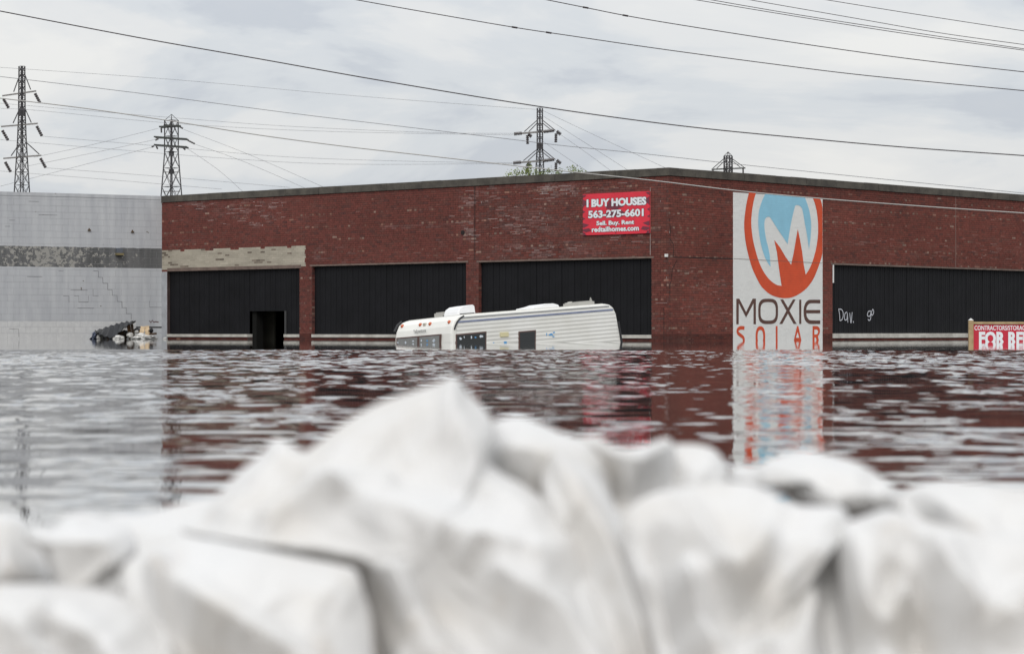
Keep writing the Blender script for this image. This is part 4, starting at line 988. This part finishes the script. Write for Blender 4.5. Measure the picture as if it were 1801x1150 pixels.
lump('rubbish_sack', [(1260, 380), (1290, 355), (1335, 360), (1335, 420), (1300, 470), (1260, 450)], 0.2, M_tr, 'small black sack right of the broken pine board', 'sack', 0.4, 10)
lump('plastic_bag', [(1540, 570), (1580, 550), (1620, 560), (1620, 600), (1545, 600)], 0.12, M_pl, 'small pale bag floating at the corner of the two buildings', 'plastic bag', 0.1, 11)

# ------------------------------------------------------------------ lattice towers
M_steel = material('tower_steel', (0.05, 0.047, 0.05), 0.7, var=0.25, vscale=0.6); M_armst = material('crossarm_grey', (0.22, 0.21, 0.20), 0.7, var=0.15); M_ins = material('insulator_brown', (0.045, 0.033, 0.033), 0.35)
M_armd = material('crossarm_dark', (0.05, 0.055, 0.05), 0.7)
def tower(label, D, cx, prof, rot, apex, bay_h, leg_r, br_r):
    """prof: (row, half diagonal width px)"""
    k = D / F; T_ = thing('lattice_tower', (((cx - CX) * k), D, -1.3), label, 'pylon', 'power pylons behind the buildings')
    X0 = (cx - CX) * k
    lv = [(HC + (YH - y) * k, w * k) for y, w in prof]; lv.append((-1.3, lv[-1][1] + (lv[-1][1] - lv[-2][1]) / max(1e-3, (lv[-2][0] - lv[-1][0])) * (lv[-1][0] + 1.3)))
    zz = [l[0] for l in lv][::-1]; ww = [l[1] for l in lv][::-1]
    def cor(z, i):
        w = float(np.interp(z, zz, ww)); a = rot + i * math.pi / 2; return Vector((X0 + w * math.cos(a), D + w * math.sin(a), z))
    zs = [lv[0][0]]
    while zs[-1] > -1.2: zs.append(max(-1.3, zs[-1] - bay_h * float(np.interp(zs[-1], zz, ww)) / lv[0][1]))
    for i in range(4):
        mb = MB(); mb.tube([cor(z, i) for z in sorted(set(zz), reverse=True)], leg_r, 4); part('mast_leg', mb, M_steel, T_)
    mb = MB()
    for a, b in zip(zs[:-1], zs[1:]):
        for i in range(4):
            j = (i + 1) % 4; mb.bar(cor(a, i), cor(b, j), br_r, 3); mb.bar(cor(a, j), cor(b, i), br_r, 3); mb.bar(cor(a, i), cor(a, j), br_r, 3)
    part('lattice_bracing', mb, M_steel, T_, kind='stuff')
    if apex:
        ap = Vector((X0, D, HC + (YH - apex) * k))
        for i in range(4): mb = MB(); mb.bar(cor(zs[0], i), ap, br_r, 3); part('peak_bar', mb, M_steel, T_)
    return T_, (lambda x, y, o=0.0: Vector(((x - CX) * k, D + o, HC + (YH - y) * k)))
def barp(T_, at, a, b, r, mat, name, n=4): mb = MB(); mb.bar(at(*a), at(*b), r, n); return part(name, mb, mat, T_)
def insul(T_, at, a, b, nd, r, mat=None):
    prof = [(0, 0.03)]
    for i in range(nd):
        c = (i + 0.5) / nd; h = 0.5 / nd; prof += [(c - h * 0.92, 0.07), (c - h * 0.75, r), (c + h * 0.62, r * 0.95), (c + h * 0.85, 0.07)]
    prof.append((1, 0.03)); mb = MB(); mb.disc(at(*a), at(*b), prof, 8); part('insulator', mb, mat or M_ins, T_)
TA, at = tower('tall lattice pylon with three tilted arms and slanting insulators, above the grey block wall', 300, 38.5, [(117, 5.2), (200, 5.8), (245, 7.5), (337, 13.3)], math.radians(2), None, 0.75, 0.075, 0.035)
for (l, r_, s1, s2, s3, s4) in (((4, 169), (63.5, 160.5), (34.5, 133), (24, 162), (43.5, 131), (54, 158)), ((2, 223), (66.5, 217.5), (33.5, 194), (23, 217), (44, 191), (55, 216)), ((6, 279), (72.5, 273.5), (33, 255), (19.5, 274.5), (46.5, 251), (69, 271.5))):
    barp(TA, at, l, r_, 0.12, M_armst, 'crossarm'); barp(TA, at, s1, s2, 0.075, M_steel, 'arm_strut'); barp(TA, at, s3, s4, 0.075, M_steel, 'arm_strut')
for a, b in (((61.5, 164.5), (70.5, 181.5)), ((6, 174.5), (15.5, 190.5)), ((64.5, 222), (74, 240)), ((4, 229.5), (14.5, 247.5)), ((71, 278.5), (80.5, 295.5)), ((9, 285), (19, 303))): insul(TA, at, a, b, 5, 0.20)
mb = MB(); a = at(33.3, 204); b_ = at(44, 191.5); mb.box((a.x, a.y - 0.3, a.z), (b_.x - a.x, 0, 0), (0, 0.6, 0), (0, 0, b_.z - a.z)); part('sign_plate', mb, M_steel, TA)
TB, at = tower('wide lattice pylon with pointed top above the left end of the brick wall', 310, 301.5, [(212, 11.8), (270, 12.0), (303, 14.5), (342, 17.8)], math.radians(12), 201.5, 2.0, 0.075, 0.04)
for l, r_ in (((281, 224), (316, 221.5)), ((272, 241.5), (330.5, 245.5)), ((272, 255.5), (330.5, 259.5))):
    for o in (-0.7, 0.7): barp(TB, at, (*l, o), (*r_, o), 0.13, M_armd, 'crossarm')
barp(TB, at, (288, 221), (318, 222.5), 0.2, M_armd, 'crossarm')
for a, b in (((283.5, 226), (284, 234)), ((315, 222.5), (322, 226.5)), ((273, 247), (279, 244)), ((330, 247), (343, 253.5)), ((271, 257), (266.5, 259)), ((275, 258), (277.5, 262.5)), ((322, 260), (326, 264))): insul(TB, at, a, b, 4, 0.11)
for y in (303, 337): barp(TB, at, (286, y), (317, y), 0.07, M_armst, 'brace')
for y in (270, 302): 
    mb = MB(); a = at(297.5, y + 4); b_ = at(305.5, y - 4); mb.box((a.x, a.y - 0.3, a.z), (b_.x - a.x, 0, 0), (0, 0.6, 0), (0, 0, b_.z - a.z)); part('gusset_plate', mb, M_steel, TB)
TC, at = tower('slim lattice pylon with two wide arms rising behind the middle of the brick warehouse', 300, 949.5, [(190.5, 4.6), (262, 4.8), (284, 6.2), (305, 7.0)], math.radians(2), None, 0.8, 0.075, 0.035)
for y, dx in ((233, 0), (284, -1.5)):
    barp(TC, at, (917 + dx, y + 2), (972, y - 2.5), 0.15, M_armst, 'crossarm')
    for a, b in (((944.5, y - 21), (922 + dx, y - 1)), ((944.5, y - 16), (930 + dx, y - 1)), ((954.5, y - 21), (977, y - 3)), ((954.5, y - 16), (970, y - 3.5))): barp(TC, at, a, b, 0.065, M_steel, 'arm_strut')
    for a, b in (((904 + dx, y + 3), (918 + dx, y + 1.5)), ((979, y - 2), (986.5, y + 4)), ((956, y - 1), (975, y - 3.5)), ((929 + dx, y + 3), (935 + dx, y + 8))): insul(TC, at, a, b, 7, 0.22)
    for a, b in (((927.5, y + 5), (928, y + 21)), ((978, y + 2), (977.5, y + 18))): insul(TC, at, a, b, 5, 0.19)
mb = MB(); a = at(944.8, 262.5); b_ = at(954, 251); mb.box((a.x, a.y - 0.3, a.z), (b_.x - a.x, 0, 0), (0, 0.6, 0), (0, 0, b_.z - a.z)); part('sign_plate', mb, M_steel, TC)
TD, at = tower('top of a lattice pylon just showing over the parapet, right of the corner', 340, 1280.6, [(274.5, 7.4), (330, 7.8), (380, 12)], math.radians(14), 267.5, 1.2, 0.10, 0.05)
barp(TD, at, (1251.5, 298.3), (1311, 295.8), 0.13, M_armd, 'crossarm')
for a, b in (((1272.5, 280), (1253.5, 296.5)), ((1273.5, 284), (1260.5, 296.5)), ((1288.5, 280), (1308.5, 294.5)), ((1289, 284), (1302, 294.5))): barp(TD, at, a, b, 0.07, M_armd, 'arm_strut')
insul(TD, at, (1307, 297), (1307, 305), 4, 0.12); insul(TD, at, (1254, 298), (1254, 306), 4, 0.12)

# ------------------------------------------------------------------ overhead wires
M_wire = material('dark_cable', (0.045, 0.035, 0.038), 0.6); M_wire2 = material('aluminium_cable', (0.42, 0.41, 0.39), 0.5); M_wire3 = material('thin_conductor', (0.20, 0.20, 0.21), 0.6)
def wire(pts, D, wpx, mat, label, ext=250):
    p = smooth(pts, 5); 
    a, b = p[0], p[1]; s0 = (b[1] - a[1]) / (b[0] - a[0]); a2, b2 = p[-2], p[-1]; s1 = (b2[1] - a2[1]) / (b2[0] - a2[0])
    if ext: p = [(a[0] - ext, a[1] - s0 * ext * 1.05)] + p + [(b2[0] + ext, b2[1] + s1 * ext * 0.9)]
    mb = MB(); mb.tube([PX(x, y, D) for x, y in p], wpx * 0.85 / 2 * D / F, 5)
    return part('power_cable', mb, mat, None, smooth=True, label=label, cat='cable', group='overhead cables')
wire([(0, 20), (240, 66), (450, 103), (675, 143), (950, 188), (1200, 222), (1430, 245), (1600, 260), (1801, 274)], 48, 2.4, M_wire, 'thick dark cable sweeping down across the whole sky from the upper left corner')
w2 = wire([(620, -1), (720, 17), (900, 48), (1000, 63), (1150, 85), (1350, 112), (1530, 134), (1801, 160)], 48, 1.9, M_wire, 'dark cable entering at the middle of the top edge, next above the thickest one')
w3_ = wire([(950, -2), (1030, 14), (1100, 28), (1200, 45), (1400, 76), (1600, 104), (1801, 127)], 49, 1.9, M_wire, 'dark cable right of the first top edge cable, with two small splices')
for o, pts in ((w2, ((905, 48.8), (965, 58))), (w3_, ((1030, 14), (1100, 28)))):
    for x, y in pts:
        D = 48 if o is w2 else 49; mb = MB(); mb.bar(PX(x - 5, y - 0.9, D), PX(x + 5, y + 0.8, D), 1.6 * D / F, 6); part('splice', mb, M_wire, o)
wire([(1210, -2), (1400, 29.5), (1600, 61), (1801, 89)], 50, 1.5, M_wire, 'lower of two nearly touching thin cables at the upper right')
wire([(1237, -2), (1400, 26), (1600, 57), (1801, 86.5)], 51, 1.5, M_wire, 'upper of two nearly touching thin cables at the upper right')
wire([(1305, -2), (1500, 32), (1650, 58), (1801, 79)], 52, 1.4, M_wire, 'thin cable just above the nearly touching pair at the upper right')
wire([(1445, -1), (1600, 24), (1801, 55)], 52, 1.4, M_wire, 'topmost thin cable cutting the upper right corner')
wire([(0, 173), (150, 191), (300, 213), (450, 237), (600, 257), (750, 274), (900, 291), (1000, 302), (1150, 318), (1300, 336), (1450, 350), (1650, 365), (1801, 375)], 55, 2.3, M_wire2, 'pale cable crossing in front of the brick warehouse and over the mural top')
wire([(0, 135), (250, 165), (500, 198), (700, 222), (900, 245.5), (985, 256), (1125, 270), (1250, 284), (1325, 292), (1500, 310), (1700, 330), (1801, 340)], 200, 1.2, M_wire3, 'thin grey line running from the left edge down to the right end of the parapet')
HI = 296
for pts, lab in (([(0, 119), (300, 140), (600, 167), (900, 190), (945, 192.5)], 'hair thin wire from the tall pylon tip to the slim pylon tip'),
        ([(0, 182), (250, 203), (500, 222), (760, 233.5), (905, 235)], 'hair thin wire passing over the pointed pylon to the slim pylon upper arm'),
        ([(0, 191), (70, 195), (300, 217), (560, 231), (905, 238)], 'hair thin wire just below the one passing over the pointed pylon'),
        ([(75, 240), (300, 259), (500, 276), (720, 284), (903, 287)], 'hair thin wire from the tall pylon middle arm to the slim pylon lower arm'),
        ([(0, 246), (200, 263), (400, 279), (600, 289), (903, 288)], 'hair thin wire under the tall pylon middle arm, running to the slim pylon'),
        ([(80, 295.5), (300, 312), (510, 330)], 'hair thin wire from the tall pylon lower arm towards the brick parapet'),
        ([(0, 301), (200, 317), (390, 333)], 'lowest hair thin wire over the grey block wall'),
        ([(60, 277), (170, 253), (279, 226)], 'hair thin wire climbing from the tall pylon lower arm to the pointed pylon top arm'),
        ([(40, 294), (170, 268), (272, 246)], 'hair thin wire climbing to the pointed pylon middle arm'),
        ([(0, 328), (140, 292), (268, 259)], 'hair thin wire climbing to the pointed pylon lowest arm'),
        ([(323, 228), (440, 273), (575, 332)], 'upper hair thin wire falling right from the pointed pylon'),
        ([(343, 254), (430, 285), (545, 335)], 'lower hair thin wire falling right from the pointed pylon'),
        ([(330, 262), (385, 300), (430, 340)], 'steep hair thin wire falling right from the pointed pylon lowest arm'),
        ([(955, 195), (1050, 240), (1180, 300)], 'upper hair thin wire falling right from the slim pylon tip'),
        ([(956, 205), (1030, 252), (1105, 300)], 'lower hair thin wire falling right from the slim pylon tip'),
        ([(955, 249), (1000, 280), (1045, 310)], 'hair thin wire falling right from the slim pylon middle'),
        ([(987, 238), (1030, 268), (1080, 305)], 'hair thin wire falling right from the slim pylon upper arm')):
    wire(pts, HI, 0.62, M_wire3, lab, ext=200 if pts[0][0] == 0 and False else 0)

# ------------------------------------------------------------------ trees behind the parapet
M_leaf = material('young_leaf', (0.13, 0.17, 0.045), 0.6, col2=(0.20, 0.24, 0.07), vscale=1.5); M_bark = material('bark', (0.07, 0.055, 0.04), 0.9, var=0.3)
def tree(label, D, px, sprays, seed):
    r0 = random.Random(seed); base = PX(px, 600, D); T_ = thing('treetop', (base.x, D, -1.3), label, 'tree', 'trees behind the parapet')
    mb = MB(); zmid = PX(px, 340, D).z; mb.tube([(base.x, D, -1.3), (base.x + 0.1, D, 2.0), (base.x, D + 0.1, zmid)], 0.13, 7); part('trunk', mb, M_bark, T_)
    mb = MB(); lf = MB()
    for (sx, sy, rx, ry, n) in sprays:
        c = PX(sx, sy, D); mb.tube([(base.x, D + 0.1, zmid - 0.4), ((base.x + c.x) / 2, D + r0.uniform(-.2, .2), (zmid + c.z) / 2), (c.x, D, c.z - 0.15)], 0.03, 5)
        k = D / F
        for _ in range(n):
            p = c + Vector((r0.gauss(0, rx * k * 0.5), r0.gauss(0, 0.35), r0.gauss(0, ry * k * 0.5))); s_ = r0.uniform(0.05, 0.10)
            a = Vector((r0.uniform(-1, 1), r0.uniform(-1, 1), r0.uniform(-0.4, 1))).normalized(); b = a.orthogonal().normalized(); b.rotate(Matrix.Rotation(r0.uniform(0, 6.28), 3, a))
            lf.add([p, p + a * s_ * 0.5 + b * s_ * 0.3, p + a * s_, p + a * s_ * 0.5 - b * s_ * 0.3], [(0, 1, 2, 3)])
    part('branches', mb, M_bark, T_, kind='stuff'); part('crown', lf, M_leaf, T_, kind='stuff')
tree('light green treetop showing over the parapet around the slim pylon', 104, 945, [(923, 304, 8, 7, 110), (930, 299, 6, 11, 120), (948, 306, 14, 7, 160), (965, 303, 9, 7, 100), (982, 303, 9, 6, 90), (945, 318, 40, 9, 300)], 1)
tree('small sprig of green showing over the parapet, left of the slim pylon', 108, 903, [(895, 307, 6, 5, 70), (908, 305, 8, 7, 100), (902, 320, 16, 8, 120)], 2)
tree('small sprig of green showing over the parapet, right of the slim pylon', 104, 1012, [(1008, 300, 10, 7, 120), (1020, 302, 8, 5, 70), (1012, 317, 16, 8, 120)], 3)

# ------------------------------------------------------------------ levee and sandbags
mb = MB(); V = []
for x in np.linspace(-9, 9, 61):
    for y, z in ((-30, -0.85), (1.4, -0.8), (1.9, -0.55), (2.25, -0.20), (2.9, -0.20), (3.4, -0.5), (5.0, -1.25)): V.append((x, y + 0.05 * math.sin(x * 3.1), z + 0.03 * math.sin(x * 5 + y)))
Fc = [(i * 7 + j, (i + 1) * 7 + j, (i + 1) * 7 + j + 1, i * 7 + j + 1) for i in range(60) for j in range(6)]
mb.add(V, Fc); link('embankment', mb.mesh('embankment', True), material('embankment_earth', (0.13, 0.10, 0.07), 0.95, var=0.3, vscale=6), kind='structure')

def bag_material():
    m = bpy.data.materials.new('woven_sandbag'); m.use_nodes = True; t = m.node_tree; b = t.nodes['Principled BSDF']; b.inputs['Roughness'].default_value = 0.55; b.inputs['Specular IOR Level'].default_value = 0.35
    g = N(t, 'ShaderNodeNewGeometry'); nz = N(t, 'ShaderNodeTexNoise'); nz.inputs['Scale'].default_value = 7; nz.inputs['Detail'].default_value = 5; L(t, g.outputs['Position'], nz.inputs['Vector'])
    c = ramp(t, nz.outputs[0], [(0.28, (0.605, 0.58, 0.545)), (0.45, (0.65, 0.64, 0.625)), (0.75, (0.665, 0.663, 0.659))]); ms = N(t, 'ShaderNodeTexNoise'); ms.inputs['Scale'].default_value = 13; ms.inputs['Detail'].default_value = 6; L(t, g.outputs['Position'], ms.inputs['Vector'])
    mud = ramp(t, ms.outputs[0], [(0.62, (0, 0, 0)), (0.78, (0.4, 0.4, 0.4))]); c = mix(t, mud, c, (0.36, 0.29, 0.215)); L(t, c, b.inputs['Base Color'])
    wv = N(t, 'ShaderNodeTexChecker'); wv.inputs['Scale'].default_value = 420; L(t, g.outputs['Position'], wv.inputs['Vector'])
    bp = N(t, 'ShaderNodeBump'); bp.inputs['Strength'].default_value = 0.25; bp.inputs['Distance'].default_value = 0.0006; L(t, wv.outputs['Fac'], bp.inputs['Height']); L(t, bp.outputs[0], b.inputs['Normal'])
    return m
M_bag = bag_material()
def bag(outline, D, T, label, folds=(), tilt=0.35, seed=0, noise=0.010, back=0.6, pw=0.62, cen=None, crease=0.011):
    pts = np.array(smooth([tuple(map(float, p)) for p in outline], 7, True)); n = len(pts); c = pts.mean(0) if cen is None else np.array(cen, float)
    K = 44; T = T * 0.62; tilt = tilt + 0.28; V = []; k = D / F; verts = []
    def shell(sgn, th):
        rows = []
        for j in range(K + 1):
            ph = math.pi / 2 * j / K; rr = math.cos(ph) ** pw if j < K else 0.0
            q = c + (pts - c) * rr; dep = th * (1 - rr ** 3.2) ** 0.8 * np.ones(n)
            px, py = q[:, 0], q[:, 1]; env = math.sin(ph) ** 0.7
            up = np.zeros(n)
            if sgn < 0:
                for (pl, w, h) in folds:
                    best = np.full(n, 1e9)
                    for (x0, y0), (x1, y1) in zip(pl[:-1], pl[1:]):
                        dx, dy = x1 - x0, y1 - y0; t_ = np.clip(((px - x0) * dx + (py - y0) * dy) / (dx * dx + dy * dy), 0, 1)
                        best = np.minimum(best, np.hypot(px - x0 - t_ * dx, py - y0 - t_ * dy))
                    dd = h * np.clip(1 - best / (2.1 * w), 0, 1) ** 1.25
                    dep = dep + dd * env; up = up + dd * env * 0.5
            dep = dep + 0.65 * noise * env * (fbm(px / 90.0 + seed * 7.1, py / 90.0, 60 + seed, 4) - 0.47) * 4
            if sgn < 0:
                wx = px + 38 * (vnoise(px / 140.0, py / 140.0, 33 + seed) - 0.5); wy = py + 38 * (vnoise(px / 140.0 + 9, py / 140.0, 35 + seed) - 0.5)
                for (fx, fy, am, sd) in ((0.8, 0.6, 1.0, 1), (-0.45, 0.9, 0.8, 2), (0.97, -0.25, 0.55, 3)):
                    vv = fx * wx + fy * wy; uu = -fy * wx + fx * wy
                    dep = dep + crease * env * am * (0.5 - np.abs(2 * vnoise(vv / 62.0 + seed * 3.3, uu / 230.0, 70 + sd + seed) - 1))
                for (fx, fy, am, sd) in ((0.55, 0.83, 1.0, 5), (-0.8, 0.6, 0.8, 6)):
                    vv = fx * wx + fy * wy; uu = -fy * wx + fx * wy; sel = np.clip(vnoise(px / 120.0 + 4, py / 120.0, 25 + seed + sd) * 2.4 - 0.7, 0, 1)
                    dep = dep + 0.42 * crease * sel * env * am * (0.5 - np.abs(2 * vnoise(vv / 24.0, uu / 150.0, 80 + sd + seed) - 1))
            dep = dep + 0.35 * noise * env * (vnoise(px / 26.0 + 0.5 * py / 26.0, py / 70.0, 90 + seed) - 0.5) * 2
            X = (px - CX) * k; Z = HC + (YH - py) * k + up; Y = D + sgn * dep + tilt * (Z - (HC + (YH - c[1]) * k))
            rows.append(np.stack([X, Y, Z], -1))
        return rows
    fr = shell(-1, T); bk = shell(1, T * back)
    allr = fr[::-1][1:] + bk[1:-1]            # centre-front omitted -> add poles
    P = [fr[-1].mean(0)] + [v for r in allr for v in r] + [bk[-1].mean(0)]
    R_ = len(allr); Fc = []
    for i in range(n): Fc.append((0, 1 + (i + 1) % n, 1 + i))
    for j in range(R_ - 1):
        for i in range(n): a = 1 + j * n; Fc.append((a + i, a + (i + 1) % n, a + n + (i + 1) % n, a + n + i))
    a = 1 + (R_ - 1) * n
    for i in range(n): Fc.append((a + i, a + (i + 1) % n, len(P) - 1))
    me = bpy.data.meshes.new('sandbag'); me.from_pydata([tuple(map(float, v)) for v in P], [], Fc); me.update()
    bm = bmesh.new(); bm.from_mesh(me); bmesh.ops.recalc_face_normals(bm, faces=bm.faces); bm.to_mesh(me); bm.free()
    me.polygons.foreach_set('use_smooth', [True] * len(me.polygons))
    return link('sandbag', me, M_bag, label=label, cat='sandbag', group='white sandbags along the levee top')

# rear course
bag([(855, 800), (864, 748), (880, 738), (913, 733), (948, 744), (987, 761), (1018, 771), (1050, 790), (1075, 860), (1060, 960), (900, 990), (850, 900)], 2.72, 0.11,
    'smooth domed sandbag directly right of the tall peaked bag', [([(900, 800), (990, 815), (1040, 840)], 22, 0.03), ([(880, 850), (935, 860), (990, 870)], 26, -0.05)], seed=1)
bag([(1000, 800), (1018, 773), (1050, 768), (1075, 783), (1105, 789), (1140, 782), (1171, 772), (1185, 786), (1195, 860), (1180, 950), (1060, 960), (1010, 880)], 2.78, 0.10,
    'crumpled sandbag with a curled lip, between the domed bag and the round ended bag', [([(1020, 790), (1075, 820), (1120, 825), (1180, 795)], 13, 0.045), ([(1040, 850), (1100, 862), (1170, 850)], 24, -0.035)], seed=2, noise=0.014)
bag([(1170, 800), (1185, 785), (1226, 783), (1257, 791), (1277, 813), (1287, 840), (1290, 900), (1270, 960), (1190, 960), (1165, 880)], 2.80, 0.10,
    'round ended sandbag left of the tied bag neck', [], seed=3, noise=0.006)
bag([(1286, 838), (1300, 820), (1335, 820), (1368, 806), (1400, 799), (1430, 795), (1470, 803), (1512, 814), (1550, 838), (1577, 866), (1574, 892), (1530, 905), (1470, 905), (1425, 900), (1395, 882), (1365, 862), (1330, 852), (1300, 850)], 2.74, 0.13,
    'flat oval sandbag with its tied neck pointing left, lying on the right of the row', [([(1340, 830), (1400, 850), (1470, 868), (1540, 872)], 10, 0.02), ([(1430, 846), (1470, 850), (1520, 848)], 13, -0.02)], tilt=0.9, seed=4, noise=0.006, cen=(1465, 855))
bag([(1578, 905), (1590, 874), (1612, 858), (1650, 851), (1710, 850), (1780, 858), (1860, 866), (1960, 880), (1990, 980), (1900, 1040), (1700, 1040), (1600, 1010)], 2.70, 0.15,
    'broad sandbag at the far right end with a flat pale top', [([(1600, 880), (1618, 910), (1620, 950)], 12, -0.03), ([(1640, 900), (1720, 960), (1800, 965)], 30, 0.03)], seed=5, tilt=0.5)
# left rear
bag([(-70, 925), (-20, 905), (30, 912), (52, 932), (72, 960), (92, 985), (112, 1008), (116, 1032), (80, 1050), (0, 1060), (-80, 1060)], 2.62, 0.12,
    'very white sandbag end cut off by the left edge of the picture', [([(20, 930), (60, 1000)], 16, 0.02)], seed=6, noise=0.008, crease=0.022)
bag([(42, 950), (58, 926), (84, 932), (104, 912), (140, 903), (186, 915), (222, 930), (240, 958), (236, 990), (206, 1012), (170, 1034), (124, 1036), (100, 1004), (78, 966)], 2.52, 0.10,
    'small rounded sandbag bulge near the left edge with a shaded belly', [([(60, 945), (110, 955), (200, 960)], 14, 0.02), ([(110, 990), (160, 1000), (220, 985)], 16, -0.03)], seed=7, tilt=0.55, noise=0.010, crease=0.024, cen=(160, 962))
bag([(150, 950), (180, 912), (250, 905), (330, 885), (400, 880), (520, 900), (620, 960), (640, 1010), (560, 1060), (350, 1070), (200, 1060)], 2.74, 0.10,
    'low sandbag seen behind the left foot of the tall peaked bag', [([(260, 940), (340, 930)], 25, 0.01)], seed=8, tilt=0.9, noise=0.007)
# front course
bag([(-120, 1070), (-60, 1038), (30, 1032), (110, 1036), (190, 1046), (250, 1080), (300, 1130), (335, 1190), (340, 1320), (-120, 1330)], 2.40, 0.13,
    'front sandbag in the lower left corner with a slanting fold', [([(90, 1060), (180, 1110), (280, 1200)], 22, 0.03), ([(110, 1090), (190, 1150)], 20, -0.045), ([(-60, 1070), (40, 1080), (90, 1120)], 30, 0.02)], seed=9)
bag([(200, 1010), (250, 975), (330, 955), (420, 968), (510, 985), (590, 1000), (622, 1012), (640, 1060), (655, 1140), (660, 1330), (330, 1330), (250, 1180), (215, 1090)], 2.42, 0.13,
    'front sandbag with a long diagonal crease, left of the dark vertical gap', [([(285, 1010), (400, 1065), (480, 1110), (580, 1180)], 20, 0.04), ([(300, 1070), (360, 1110), (430, 1150)], 38, -0.075), ([(270, 1000), (300, 1080), (330, 1160)], 16, 0.03)], seed=10, cen=(440, 1130))
bag([(316, 932), (345, 905), (378, 872), (410, 836), (445, 806), (466, 780), (484, 776), (500, 792), (525, 800), (560, 776), (605, 742), (660, 712), (720, 692), (770, 676), (793, 668), (806, 676), (818, 694), (838, 710), (862, 738), (868, 770), (862, 820), (930, 862), (985, 905), (1030, 960), (1075, 1060), (1120, 1180), (1150, 1330), (720, 1330), (680, 1170), (655, 1060), (628, 1010), (560, 985), (470, 968), (390, 952), (345, 944)], 2.58, 0.15,
    'largest sandbag, rising to a tall peak in the centre of the foreground', [
        ([(480, 905), (540, 875), (600, 850), (680, 830)], 16, 0.022), ([(590, 855), (700, 895), (800, 930), (900, 955), (990, 970)], 34, 0.032), ([(600, 790), (700, 740), (790, 690)], 26, 0.02),
        ([(640, 915), (760, 960), (880, 990)], 34, -0.012), ([(700, 1000), (760, 1080), (830, 1200)], 20, 0.04), ([(790, 1030), (880, 1110), (980, 1200)], 40, -0.06), ([(640, 800), (760, 810), (830, 850)], 45, -0.03),
        ([(798, 690), (815, 760), (850, 840), (930, 900)], 22, 0.025), ([(880, 1000), (980, 1060), (1060, 1160)], 22, 0.035), ([(400, 900), (440, 860), (480, 800)], 16, 0.016)], seed=11, tilt=0.30, cen=(760, 960), noise=0.007)
bag([(952, 850), (962, 812), (976, 794), (1000, 806), (1035, 828), (1062, 856), (1090, 905), (1125, 960), (1150, 1040), (1175, 1140), (1190, 1330), (1060, 1330), (1010, 1150), (985, 1000), (960, 920)], 2.55, 0.11,
    'narrow upright sandbag flap draped to the right of the tall peaked bag', [([(980, 800), (1030, 890), (1090, 1000), (1140, 1150)], 16, 0.025), ([(1000, 930), (1060, 1040), (1110, 1160)], 20, -0.03)], seed=12, cen=(1060, 1060), noise=0.006)
bag([(1095, 945), (1110, 905), (1150, 878), (1210, 866), (1270, 858), (1330, 858), (1372, 876), (1400, 896), (1450, 900), (1496, 902), (1508, 930), (1482, 945), (1456, 965), (1446, 1010), (1444, 1100), (1446, 1330), (1170, 1330), (1150, 1150), (1110, 1020)], 2.45, 0.14,
    'big rumpled front sandbag right of centre, left of the grey slot', [([(1150, 960), (1170, 1060), (1190, 1160)], 24, -0.06), ([(1210, 900), (1260, 980), (1290, 1000), (1340, 950)], 20, 0.03), ([(1300, 1040), (1350, 1080), (1410, 1000)], 26, -0.035),
        ([(1330, 1110), (1390, 1110), (1430, 1060)], 20, 0.03), ([(1230, 1060), (1290, 1060)], 26, -0.03), ([(1380, 900), (1490, 905)], 16, 0.02), ([(1200, 1000), (1230, 1090), (1260, 1170)], 18, 0.03)], seed=13, cen=(1290, 1090), noise=0.013)
bag([(1484, 960), (1500, 930), (1540, 915), (1590, 905), (1650, 925), (1740, 945), (1860, 955), (1980, 980), (1990, 1330), (1500, 1330), (1492, 1150), (1482, 1040)], 2.42, 0.14,
    'front sandbag in the lower right corner with swagged folds', [([(1500, 960), (1510, 1060), (1540, 1090), (1590, 990)], 18, 0.035), ([(1640, 980), (1690, 1060), (1740, 1085), (1790, 1040)], 20, 0.035), ([(1600, 1000), (1610, 1120), (1640, 1180)], 34, -0.06),
        ([(1560, 1000), (1545, 1050)], 16, -0.03), ([(1500, 1130), (1600, 1080), (1680, 1120)], 30, -0.025), ([(1560, 930), (1640, 960), (1800, 965)], 24, 0.03)], seed=14, cen=(1690, 1090), noise=0.010)
# bags of the lower course that close the slots between the front bags
bag([(560, 1040), (600, 1005), (660, 1000), (720, 1010), (770, 1060), (780, 1330), (540, 1330)], 2.56, 0.06,
    'shaded sandbag deep in the dark vertical gap left of centre', [], seed=15, noise=0.004)
bag([(1390, 960), (1430, 935), (1480, 930), (1540, 940), (1570, 1000), (1570, 1330), (1380, 1330)], 2.50, 0.05,
    'shaded grey sandbag deep in the slot between the two right front bags', [], seed=16, noise=0.004)
